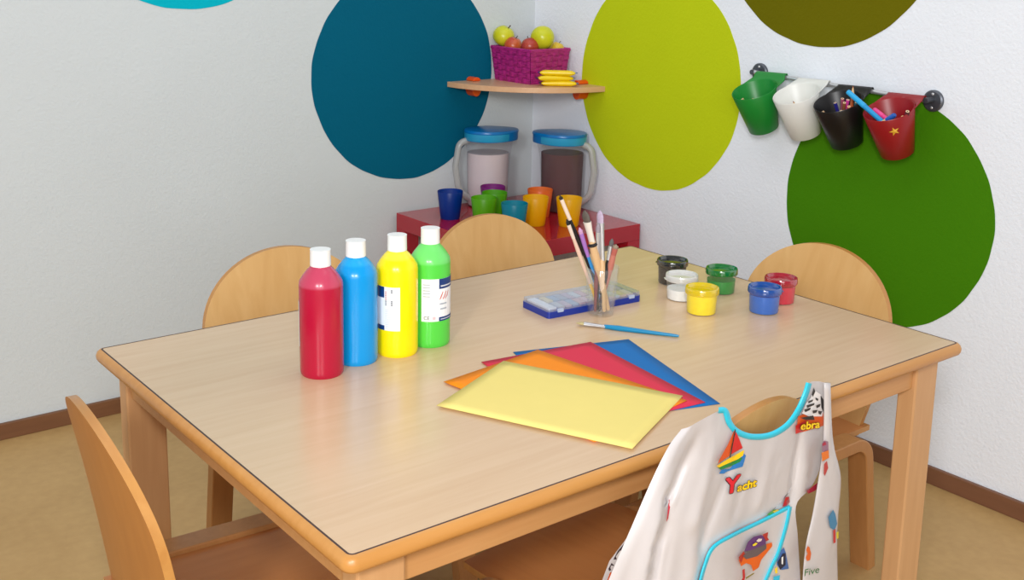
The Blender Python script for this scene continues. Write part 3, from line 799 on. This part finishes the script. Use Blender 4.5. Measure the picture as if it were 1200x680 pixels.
def hanging_pot(name, label, rgb, y, zc):
    rimc = Vector((XC-.100, y, zc)); botc = Vector((XC-.053, y-.002, zc-.104))
    ax = (rimc-botc).normalized()
    xl = Vector((0, -1, 0)); xl = (xl-ax*xl.dot(ax)).normalized(); yl = ax.cross(xl)
    mw = Matrix((xl, yl, ax)).transposed().to_4x4(); mw.translation = botc
    t = thing('hanging_pot', label, 'pot', botc, rot=mw.to_euler(), group='plastic pots hanging from the rail')
    mt = PL(rgb, .38, var=.03)
    obj('pot_wall', lathe([(0, .003), (R0-.003, .003), (R0-.0012, .006), (R1-.0026, HL-.0005), (R1-.001, HL+.0008), (R1, HL-.0008), (R0, .002), (R0-.003, 0), (0, 0)], 44), mt, t, angle=50)
    # hanger: plate from the rim back to the rail and hooked over it
    inv = mw.inverted()
    ctr = RA + (RB-RA)*((y-RA.y)/(RB.y-RA.y)); cl = inv @ ctr
    bm = bmesh.new(); rows = []
    xs = [math.cos(math.radians(q)) for q in range(176, 3, -8)]
    n = len(xs)
    rows.append([bm.verts.new(((R1-.0015)*x, (R1-.0015)*math.sqrt(1-x*x), HL-.0012)) for x in xs])
    for yy, zz_, w in ((cl.y-.016, HL+.0005, .052), (cl.y-.007, cl.z+.0065, .049), (cl.y, cl.z+.0085, .048), (cl.y+.007, cl.z+.005, .047), (cl.y+.0085, cl.z-.004, .046), (cl.y+.008, cl.z-.014, .045)):
        rows.append([bm.verts.new((x*w, max(yy, R1*math.sqrt(1-x*x)-.001) if zz_ == HL+.0005 else yy, zz_)) for x in [(-1+2*k/(n-1)) for k in range(n)]])
    for a, b in zip(rows, rows[1:]):
        for k in range(n-1): bm.faces.new((a[k], a[k+1], b[k+1], b[k]))
    ho = obj('hanger', bm, mt, t, angle=60)
    s = ho.modifiers.new('thick', 'SOLIDIFY'); s.thickness = .0022
    cups[name] = (botc, rimc, ax, mw)
    return t
hanging_pot('green', 'green plastic pot hanging at the left end of the rail', (16, 130, 44), .934, .9125)
hanging_pot('white', 'white plastic pot hanging between the green and black pots', (226, 226, 220), .800, .9155)
hanging_pot('black', 'black plastic pot full of pencils hanging on the rail', (16, 14, 15), .675, .9095)
rp = hanging_pot('red', 'dark red plastic pot with a gold star hanging at the right end', (146, 16, 24), .534, .906)
# gold star on the red pot
botc, rimc, ax, mw = cups['red']
sp = on_x(840+895*.23333, 60+410*.23333, XC-.13)
inv = mw.inverted(); lp = inv @ sp; a0 = math.atan2(lp.y, lp.x); zz = lp.z
bm = bmesh.new(); vs = []
for i in range(10):
    rr = .0125 if i % 2 == 0 else .0050; an = PI/2+i*PI/5+.25
    u, w = rr*math.cos(an), rr*math.sin(an); z = zz+w; rc = R0+(R1-R0)*z/HL+.0008; a = a0+u/rc
    vs.append(bm.verts.new((rc*math.cos(a), rc*math.sin(a), z)))
rc = R0+(R1-R0)*zz/HL+.003; cv = bm.verts.new((rc*math.cos(a0), rc*math.sin(a0), zz))
for i in range(10): bm.faces.new((cv, vs[i], vs[(i+1) % 10]))
obj('star_emblem', bm, PL((226, 172, 50), .35), rp, smooth=False, label='gold star')
def pencil(label, top, bot, rgb, r=.0037, tip=True, cat='pencil', group='coloured pencils in the rail pots'):
    top, bot = Vector(top), Vector(bot); d = top-bot; L = d.length; u = d/L
    t = thing('pencil', label, cat, bot, group=group)
    if tip:
        bo = obj('barrel', tube([(0, 0, 0), u*(L-.018)], r, 6), PL(rgb, .3), t, smooth=False)
        obj('sharpened_tip', tube([u*(L-.018), u*(L-.004)], [r*.97, r*.32], 10), PL((222, 182, 132), .6), t)
        obj('lead', tube([u*(L-.0042), u*L], [r*.32, r*.05], 8), PL(rgb, .5), t)
    else:
        bo = obj('barrel', tube([(0, 0, 0), u*L], r, 10), PL(rgb, .3), t, angle=40)
        obj('wood_end', tube([u*(L-.0004), u*(L+.0004)], r*.82, 10), PL((226, 196, 156), .6), t)
        obj('lead', tube([u*(L+.0003), u*(L+.0007)], r*.36, 8), PL(tuple(int(v*.6) for v in rgb), .5), t)
    return t
def in_pot(name, px, py, xoff, rgb, label, bo=(0, 0), **k):
    botc, rimc, ax, mw = cups[name]
    top = on_x(px, py, XC-xoff); b = mw @ Vector((bo[0], bo[1], .007))
    return pencil(label, top, b, rgb, **k)
z8 = lambda x, y: (840+x*.23333, 60+y*.23333)
in_pot('green', *z8(128, 240), .128, (206, 172, 120), 'pencil with pale wooden end at the left inside the green pot', (.005, -.01), tip=False)
in_pot('green', *z8(180, 242), .130, (200, 120, 60), 'pencil with orange brown end at the right inside the green pot', (.012, -.005), tip=False)
in_pot('white', *z8(383, 250), .118, (150, 60, 40), 'sharpened brown pencil in the white pot', (.008, 0), r=.0045)
in_pot('white', *z8(392, 262), .124, (222, 140, 80), 'sharpened orange pencil in the white pot', (.0, -.01), r=.0045)
in_pot('white', *z8(344, 279), .128, (190, 150, 110), 'pale pencil end low at the left inside the white pot', (-.01, -.01), tip=False)
z9 = lambda x, y: (940+x*.11667, 90+y*.11667)
for (x, y), xo, c, tp, lb_ in (((205, 352), .120, (214, 170, 130), False, 'pencil with a pale hollow end at the far left of the black pot'), ((282, 372), .122, (190, 130, 90), False, 'tan pencil end low at the front of the black pot'),
        ((332, 262), .110, (40, 40, 130), False, 'dark blue pencil with white end in the black pot'), ((405, 220), .100, (170, 90, 110), False, 'mauve pencil with round end at the middle of the black pot'),
        ((425, 262), .112, (150, 90, 60), False, 'brown pencil in the middle of the black pot'), ((460, 232), .100, (216, 70, 160), False, 'bright pink pencil in the black pot'),
        ((470, 300), .109, (230, 110, 80), False, 'salmon pencil at the front of the black pot'), ((490, 330), .111, (206, 70, 70), False, 'red pencil at the front right of the black pot'),
        ((545, 258), .100, (40, 110, 120), False, 'dark teal pencil with white end at the right of the black pot'), ((392, 345), .116, (110, 70, 110), False, 'purple pencil low at the front of the black pot'),
        ((512, 92), .060, (190, 96, 50), True, 'tall orange brown pencil standing highest in the black pot')):
    in_pot('black', *z9(x, y), xo, c, lb_, (random.uniform(-.018, .018), random.uniform(-.015, .015)), tip=tp, r=.0042)
def marker(label, top, bot, rgb, caprgb, r, cf=.35):
    top, bot = Vector(top), Vector(bot); d = top-bot; L = d.length; u = d/L
    t = thing('felt_pen', label, 'felt pen', bot, group='felt pens in the red pot')
    obj('barrel', tube([(0, 0, 0), u*L*(1-cf)], r*.92, 14), PL(rgb, .3), t)
    obj('cap', tube([u*L*(1-cf), u*(L-.003), u*L], [r, r*.95, r*.7], 14), PL(caprgb, .3), t)
botc, rimc, ax, mw = cups['red']
marker('long bright blue felt pen sticking out of the red pot', on_x(993, 107, XC-.128), on_x(1050, 157, XC-.098), (30, 150, 210), (40, 164, 222), .0066)
marker('pink felt pen leaning inside the red pot', on_x(1024, 128, XC-.095), on_x(1054, 151, XC-.100), (226, 60, 130), (232, 70, 140), .0062)
marker('blue capped pen with pale barrel inside the red pot', on_x(1049, 134.5, XC-.112), on_x(1022, 152.5, XC-.110), (236, 206, 150), (30, 90, 180), .0062)
in_pot('red', *z8(935, 330), .116, (226, 170, 30), 'yellow pencil end at the front right of the red pot', (.0, -.01), tip=False, r=.0042)
in_pot('red', *z8(958, 303), .112, (90, 40, 50), 'dark pencil end at the back right of the red pot', (.01, .0), tip=False, r=.005)

# ------------------------------------------------------------------ painting smock over the chair back
def drape(x, z):
    """the leaning, slightly turned plane just behind the backrest"""
    return -.080 + .06*max(-.05, min(.36, .65-z)) + .07*(x-.612)
def _xz(p):
    y = -.07
    for _ in range(8):
        q = on_y(p[0], p[1], y); y = drape(q.x, q.z)
    return (q.x, q.z)
CREASE = [(_xz(a), _xz(b), w, amp) for a, b, w, amp in (
  ((818, 515), (790, 590), .012, .011), ((790, 590), (770, 700), .013, .016), ((836, 520), (812, 610), .014, -.005), ((812, 610), (806, 720), .016, -.007),
  ((862, 530), (822, 640), .008, .004), ((784, 540), (742, 690), .022, -.014), ((940, 500), (926, 590), .008, .007), ((946, 520), (938, 580), .008, -.004), ((905, 520), (890, 590), .012, -.003), ((880, 540), (862, 600), .009, .003))]
def fold(x, z):
    k = max(0, min(1, (.66-z)/.3))
    y = drape(x, z)
    y += k*(.004*math.sin(38*x+9*z) + .0012*math.sin(80*x-14*z+1.3))
    for (x0, z0), (x1, z1), w, amp in CREASE:
        dx, dz = x1-x0, z1-z0; t = max(0, min(1, ((x-x0)*dx+(z-z0)*dz)/(dx*dx+dz*dz)))
        d = math.hypot(x-x0-t*dx, z-z0-t*dz); y += amp*math.exp(-(d/w)**2)*min(1, .25+t*1.5)
    return y
def on_smock(px, py, lift=0):
    """point of the cloth surface on the sight line of a photograph pixel"""
    y = -.07
    for _ in range(9):
        p = on_y(px, py, y); y = fold(p.x, p.z)-lift
    return on_y(px, py, y)
def poly_at(P, s):
    """point at fraction s along a polyline (by length)"""
    P = [Vector(p) for p in P]; L = [(b-a).length for a, b in zip(P, P[1:])]; T = sum(L); d = s*T
    for a, b, l in zip(P, P[1:], L):
        if d <= l: return a+(b-a)*(d/l if l else 0)
        d -= l
    return P[-1]
def smoothline(P, n=60):
    """Catmull-Rom through the points"""
    P = [Vector(p) for p in P]; Q = [P[0]*2-P[1]]+P+[P[-1]*2-P[-2]]; out = []
    for i in range(1, len(Q)-2):
        for k in range(8):
            t = k/8; a, b, c, d = Q[i-1:i+3]
            out.append(.5*((2*b)+(c-a)*t+(2*a-5*b+4*c-d)*t*t+(3*b-a-3*c+d)*t**3))
    out.append(P[-1]); return out
smk = thing('painting_smock', 'glossy white childs painting smock with cyan trim and bright prints over the near chair back', 'smock', (.6, -.08, .4))
so = -smk.location
cloth_m, nt, b = nodes('smock_plastic')
tc = N(nt, 'ShaderNodeTexCoord'); nz = N(nt, 'ShaderNodeTexNoise'); nz.inputs['Scale'].default_value = 11; nz.inputs['Detail'].default_value = 2; nz.inputs['Distortion'].default_value = .8
mp = N(nt, 'ShaderNodeMapping'); mp.inputs['Scale'].default_value = (1, 1, .8)
bp = N(nt, 'ShaderNodeBump'); bp.inputs['Strength'].default_value = .25; bp.inputs['Distance'].default_value = .01
cr = N(nt, 'ShaderNodeValToRGB'); cr.color_ramp.elements[0].color = (*lin((192, 184, 181)), 1); cr.color_ramp.elements[1].color = (*lin((208, 203, 203)), 1)
nt.links.new(tc.outputs['Object'], mp.inputs[0]); nt.links.new(mp.outputs[0], nz.inputs['Vector']); nt.links.new(nz.outputs['Fac'], bp.inputs['Height']); nt.links.new(nz.outputs['Fac'], cr.inputs[0])
nt.links.new(cr.outputs[0], b.inputs['Base Color']); nt.links.new(bp.outputs[0], b.inputs['Normal']); b.inputs['Roughness'].default_value = .32
trim_m = PL((40, 196, 222), .3, var=.03)
NECK = [(842, 481), (850, 482), (855, 496), (864, 506), (881, 512), (903, 510), (922, 499), (935, 482), (944, 462), (948, 449)]
TOP = [(803, 505), (812, 498), (828, 489), (842, 482), (850, 483), (855, 496), (864, 506), (881, 513), (903, 511), (922, 499), (935, 482), (944, 462), (948, 449), (958, 447), (968, 449)]
LEFT = [(803, 505), (788, 525), (768, 565), (745, 618), (718, 681), (686, 760), (654, 850)]
RIGHT = [(968, 449), (969, 500), (962, 545), (950, 572), (933, 592), (935, 630), (938, 680), (941, 740), (942, 800)]
BOT = [(654, 850), (750, 842), (850, 820), (942, 800)]
top_s, left_s, right_s, bot_s = smoothline(TOP), smoothline(LEFT), smoothline(RIGHT), smoothline(BOT)
def coons(u, v):
    T, Bm, Lf, Rg = poly_at(top_s, u), poly_at(bot_s, u), poly_at(left_s, v), poly_at(right_s, v)
    p = (1-v)*T+v*Bm+(1-u)*Lf+u*Rg
    c00, c10, c01, c11 = Vector(TOP[0]), Vector(TOP[-1]), Vector(BOT[0]), Vector(BOT[-1])
    return p-((1-u)*(1-v)*c00+u*(1-v)*c10+(1-u)*v*c01+u*v*c11)
bm = bmesh.new(); nu, nv = 64, 56; G = []
for j in range(nv+1):
    row = []
    for i in range(nu+1):
        u, v = i/nu, j/nv; q = coons(u, v); p = on_smock(q.x, q.y)
        e = u
        if e < .05: p.y += .006*(1-e/.05)**2       # side edges roll back towards the chair
        row.append(bm.verts.new(p+so))
    G.append(row)
for j in range(nv):
    for i in range(nu): bm.faces.new((G[j][i], G[j][i+1], G[j+1][i+1], G[j+1][i]))
body = obj('body_panel', bm, cloth_m, smk, angle=180)
def sleeve(Lp, Rp, depth, push, name='sleeve'):
    Ls, Rs = smoothline(Lp), smoothline(Rp); bm = bmesh.new(); rows = []; nn = 36; K = 20
    for j in range(nn+1):
        s = j/nn; l, r_ = poly_at(Ls, s), poly_at(Rs, s)
        a, c = on_smock(l.x, l.y, push), on_smock(r_.x, r_.y, push)
        ctr = (a+c)/2; h = (c-a)/2; dp = min(depth, h.length*.8)*(0.55+.45*min(1, s*3))
        yo = 0
        row = []
        for k in range(K):
            t = 2*PI*k/K; wob = 1+.10*math.sin(3*t+s*9)+.07*math.sin(5*t-s*14)
            row.append(bm.verts.new(ctr+so+h*math.cos(t)+Vector((0, dp*math.sin(t)*wob+yo, 0))))
        rows.append(row)
    for r0, r1 in zip(rows, rows[1:]):
        for k in range(K): bm.faces.new((r0[k], r0[(k+1) % K], r1[(k+1) % K], r1[k]))
    bm.faces.new(rows[0])
    return obj(name, bm, cloth_m, smk, angle=180)
SLR = ([(966, 449), (966, 490), (964, 530), (958, 570), (952, 605), (944, 642), (940, 690), (938, 760)], [(973, 449), (974, 495), (977, 525), (985, 560), (982, 605), (981, 640), (982, 690), (984, 760)])
sleeve(*SLR, .005, .012)
def strip(P, w, lift, name, parent, mat, label=None, thick=.0025):
    S = smoothline(P) if len(P) > 2 else [Vector(P[0])+(Vector(P[1])-Vector(P[0]))*k/8 for k in range(9)]
    bm = bmesh.new(); pr = None
    for i, p in enumerate(S):
        t = (S[min(i+1, len(S)-1)]-S[max(i-1, 0)]).normalized(); n = Vector((-t.y, t.x))
        cur = [bm.verts.new(on_smock(*(p+n*w*q), lift if abs(q) < .9 else lift*.3)+so) for q in (-1, -.5, 0, .5, 1)]
        if pr:
            for k in range(4): bm.faces.new((pr[k], cur[k], cur[k+1], pr[k+1]))
        pr = cur
    return obj(name, bm, mat, parent, angle=180, label=label)
strip(NECK, 3.6, .0045, 'neck_trim', smk, trim_m, 'cyan binding around the neck')
pk = bmesh.new()
POCK = [(826, 664), (836, 640), (870, 621), (924, 594), (918, 625), (905, 662), (895, 690), (880, 745), (815, 740)]
def patch(P, lift, cuts=3):
    bm = bmesh.new(); vs = [bm.verts.new((x, y, 0)) for x, y in P]
    bm.faces.new(vs); bmesh.ops.triangulate(bm, faces=bm.faces)
    for _ in range(cuts): 
        es = [e for e in bm.edges if e.calc_length() > 5]
        if not es: break
        bmesh.ops.subdivide_edges(bm, edges=es, cuts=1); bmesh.ops.triangulate(bm, faces=bm.faces)
    for v in bm.verts: v.co = on_smock(v.co.x, v.co.y, lift)+so
    return bm
pocket = obj('pocket', patch(POCK, .003), cloth_m, smk, angle=180)
strip([(819, 690), (826, 664), (836, 642), (860, 627), (895, 610), (926, 594)], 2.6, .006, 'pocket_trim', pocket, trim_m, 'cyan binding along the pocket')
strip([(926, 594), (921, 618), (912, 648), (905, 663), (893, 690)], 2.4, .006, 'pocket_trim', pocket, trim_m, 'cyan binding along the pocket')
def printed(name, layers, label, parent=smk, base=.0032):
    bms, mats = [], []
    for i, (c, P) in enumerate(layers):
        if isinstance(P, bmesh.types.BMesh): bmx = P
        else: bmx = patch(P, base+.0005*i, 2)
        bms.append(bmx); mats.append(PL(c, .35, var=.05))
    return obj(name, merge(*bms), mats, parent, smooth=False, recalc=False, label=label)
def word(s, size, ox, oy, ex, ey, lift, grow=0.0):
    bm = text_bm(s, size)
    if grow:
        base = [v.co.copy() for v in bm.verts]
        out = []
        for k in range(10):
            a = 2*PI*k/10; b2 = bm.copy()
            for v in b2.verts: v.co += Vector((math.cos(a)*grow, math.sin(a)*grow, 0))
            out.append(b2)
        bm.free(); bm = merge(*out)
        for f in bm.faces: f.material_index = 0
    for v in bm.verts:
        px = ox+ex[0]*v.co.x+ey[0]*v.co.y; py = oy+ex[1]*v.co.x+ey[1]*v.co.y
        v.co = on_smock(px, py, lift)+so
    return bm
zy = lambda L: [(820+x*.2353, 440+y*.2353) for x, y in L]
printed('printed_yacht', [
  ((30, 120, 190), zy([(95, 490), (110, 470), (150, 465), (190, 440), (215, 425), (208, 400), (218, 388), (230, 400), (222, 430), (214, 455), (190, 450), (170, 468), (140, 478), (120, 490)])),
  ((20, 130, 60), zy([(92, 462), (120, 448), (200, 410), (214, 412), (200, 432), (150, 455), (105, 470)])),
  ((250, 204, 20), zy([(84, 452), (150, 412), (222, 372), (216, 400), (190, 418), (120, 448), (96, 460)])),
  ((214, 84, 30), zy([(172, 274), (178, 290), (160, 345), (148, 402), (90, 440), (95, 425), (140, 345)])),
  ((206, 30, 36), zy([(180, 280), (198, 320), (214, 362), (160, 392), (152, 400), (165, 345)])),
  ((40, 30, 30), zy([(176, 268), (180, 272), (154, 408), (148, 410)]))], 'little sailing yacht print with red and orange sails')
EX, EY = (1.0, -.30), (.12, -1.0)
printed('printed_word', [((40, 30, 34), word('Y', 27, 849, 580, EX, EY, .0030, 1.6)), ((214, 24, 44), word('Y', 27, 849, 580, EX, EY, .0042, .9)),
  ((40, 34, 20), word('acht', 13, 864, 576.5, EX, EY, .0030, 1.0)), ((250, 206, 20), word('acht', 13, 864, 576.5, EX, EY, .0042, .45))], 'printed word Yacht')
zb = lambda L: [(900+x*.2353, 440+y*.2353) for x, y in L]
L = [((222, 90, 30), zb([(150, 205), (200, 185), (275, 180), (280, 250), (200, 275), (140, 290)])), ((206, 44, 40), zb([(138, 250), (190, 225), (175, 280), (138, 292)])),
     ((238, 232, 230), zb([(225, 70), (262, 95), (280, 160), (270, 205), (205, 205), (170, 190), (190, 140), (215, 110)]))]
for P in ([(228, 62), (236, 80), (224, 108), (218, 95)], [(262, 100), (282, 130), (278, 190), (266, 160)], [(200, 130), (226, 120), (222, 130), (202, 140)], [(192, 150), (232, 138), (230, 148), (196, 162)], [(180, 172), (214, 160), (210, 172), (186, 184)],
          [(236, 110), (252, 118), (248, 128), (238, 122)], [(240, 150), (262, 142), (258, 156), (242, 164)], [(222, 176), (248, 172), (240, 186), (224, 190)], [(160, 212), (226, 200), (232, 222), (190, 222)], [(250, 176), (270, 180), (262, 196), (252, 192)]):
    L.append(((30, 24, 24), zb(P)))
L += [((40, 34, 20), word('ebra', 12.5, 938, 504, (1.0, -.12), (.12, -1), .0072, .9)), ((250, 206, 20), word('ebra', 12.5, 938, 504, (1.0, -.12), (.12, -1), .0082, .4))]
printed('printed_zebra', L, 'zebra print on an orange ground')
zp = lambda L: [(870+x*.14706, 580+y*.14706) for x, y in L]
printed('printed_animal', [((226, 96, 20), zp([(-30, 520), (20, 470), (190, 395), (235, 380), (238, 410), (190, 470), (150, 520), (130, 580), (85, 610), (70, 560), (30, 545), (-10, 570)])),
  ((176, 40, 30), zp([(-30, 500), (10, 450), (20, 470), (-10, 545)])), ((96, 84, 88), zp([(5, 490), (50, 440), (190, 390), (192, 430), (120, 490), (30, 515)])),
  ((92, 50, 112), zp([(15, 450), (45, 375), (90, 335), (150, 320), (190, 345), (185, 395), (60, 445)])), ((176, 40, 40), zp([(160, 318), (205, 298), (200, 340), (212, 360), (190, 372)])),
  ((228, 208, 200), zp([(110, 368), (130, 350), (158, 352), (150, 370), (125, 378)])), ((236, 208, 40), zp([(80, 400), (105, 382), (122, 388), (105, 405), (85, 410)])),
  ((190, 28, 40), zp([(0, 600), (18, 590), (22, 660), (10, 700), (-12, 690), (4, 660)])), ((132, 120, 40), zp([(26, 660), (90, 622), (94, 630), (30, 672)]))], 'purple and orange animal print on the pocket', base=.0072)
printed('printed_crayon', [((180, 24, 36), zp([(318, 95), (345, 20), (372, 15), (378, 60), (355, 85)]))], 'red crayon shaped print above the pocket corner')
printed('printed_leaf', [((90, 150, 50), zp([(195, 160), (250, 118), (300, 122), (300, 135), (215, 165)])), ((226, 180, 30), zp([(240, 135), (275, 118), (300, 125), (255, 145)]))], 'green and yellow print above the pocket')
printed('printed_bird', [((60, 100, 160), zp([(285, 470), (330, 420), (345, 460), (370, 590), (310, 600), (275, 560)])), ((24, 34, 60), zp([(280, 540), (320, 470), (345, 465), (345, 560), (300, 600)])),
  ((228, 228, 226), zp([(312, 500), (326, 492), (324, 555), (312, 552)])), ((236, 200, 40), zp([(258, 590), (278, 575), (280, 625), (262, 630)])), ((40, 180, 212), zp([(248, 655), (300, 640), (294, 690), (246, 690)]))], 'dark blue bird print beside the pocket')
printed('printed_pencil', [((196, 44, 62), [(781, 611), (784, 585), (786, 590), (783, 608), (781, 612)])], 'small red pointed print on the left side', base=.0030)
printed('sleeve_back', [((198, 188, 184), [(752, 606), (732, 634), (714, 658), (702, 690), (752, 690)]), ((64, 48, 50), [(734, 634), (724, 646), (713, 667), (716, 676), (734, 676), (742, 640)]),
  ((214, 204, 196), [(727, 645), (722, 652), (723, 657), (729, 649)]), ((214, 88, 28), [(715, 671), (708, 690), (730, 692), (732, 673)])], 'back of the left sleeve with a dark and orange print', base=-.022)
# prints on the right hanging sleeve
def on_sleeve(px, py):
    y = -.07
    for _ in range(9):
        p = on_y(px, py, y); y = fold(p.x, p.z)-.0200
    return on_y(px, py, y)
def sleeve_print(layers, name, label):
    bms = []
    for i, (c, P) in enumerate(layers):
        if isinstance(P, tuple): s, size, ox, oy = P; bmx = text_bm(s, size); pts = None
        bmx = bmesh.new() if not isinstance(P, tuple) else bmx
        if isinstance(P, tuple):
            for v in bmx.verts: v.co = on_sleeve(ox+v.co.x+.1*v.co.y, oy-.25*v.co.x-v.co.y)+so+Vector((0, -.0004*i, 0))
        else: bmx.faces.new([bmx.verts.new(on_sleeve(x, y)+so+Vector((0, -.0004*i, 0))) for x, y in P])
        bms.append(bmx)
    return obj(name, merge(*bms), [PL(c, .4, var=.05) for c, _ in layers], smk, smooth=False, recalc=False, label=label)
sleeve_print([((226, 100, 40), zp([(508, 440), (520, 408), (535, 420), (548, 470), (540, 520), (515, 530), (505, 500), (520, 470)])), ((24, 110, 60), ('Five', 11.5, 941.5, 675.5))], 'printed_word', 'orange figure and green word Five on the hanging sleeve')
sleeve_print([((60, 130, 170), zp([(685, 180), (722, 120), (740, 150), (756, 230), (735, 285), (700, 262)])), ((196, 50, 56), zp([(722, 285), (740, 270), (742, 380), (724, 388)])), ((206, 190, 50), zp([(745, 300), (762, 290), (762, 345), (748, 350)]))], 'printed_parrot', 'blue and red print on the hanging sleeve')
sleeve_print([((150, 110, 130), zb([(268, 345), (278, 325), (300, 330), (302, 385), (270, 380)])), ((176, 24, 60), zb([(270, 340), (284, 330), (290, 345), (272, 352)])), ((236, 120, 30), zb([(264, 385), (300, 372), (302, 410), (268, 428)])), ((190, 60, 60), zb([(276, 440), (290, 425), (296, 460), (280, 500), (274, 490)]))], 'printed_fruit', 'orange and mauve print near the top of the hanging sleeve')
printed('printed_band', [((176, 28, 60), zb([(192, 575), (215, 560), (258, 525), (258, 550), (235, 575), (200, 590)]))], 'red print near the armpit', base=.0035)

# ------------------------------------------------------------------ light
def area(name, loc, target, size, energy, col=(1, 1, 1), sy=None):
    l = bpy.data.lights.new(name, 'AREA'); l.energy = energy; l.size = size; l.color = col
    if sy: l.shape = 'RECTANGLE'; l.size_y = sy
    o = bpy.data.objects.new(name, l); COL.objects.link(o); o.location = loc
    o.rotation_euler = (Vector(target)-Vector(loc)).to_track_quat('-Z', 'Y').to_euler()
    return o
area('flash', (-.60, -1.09, 1.52), (.75, .9, .55), .12, 16, (1, 1, 1), .22)
area('key_light', (-2.5, -2.0, 2.3), (1.1, .9, .6), .40, 58, (1, 1, 1), .75)
area('front_fill', (-2.0, -2.7, 1.45), (1.5, 1.6, .75), 2.6, 62, (1, 1, 1), 1.6)  # added broad fill from behind the camera, evens out walls and corner
area('ceiling_bounce', (.8, .8, 2.65), (.9, .9, 0), 2.0, 15, (1, 1, 1))
w = bpy.data.worlds.new('room_light'); SC.world = w; w.use_nodes = True
bg = w.node_tree.nodes['Background']; bg.inputs[0].default_value = (.93, .96, 1, 1); bg.inputs[1].default_value = .36
SC.view_settings.view_transform = 'Standard'; SC.view_settings.look = 'None'
SC.view_settings.exposure = 0; SC.view_settings.gamma = 1
SC.cycles.max_bounces = 10; SC.cycles.transparent_max_bounces = 24
SC.cycles.use_denoising = True
SC.cycles.sample_clamp_indirect = 4
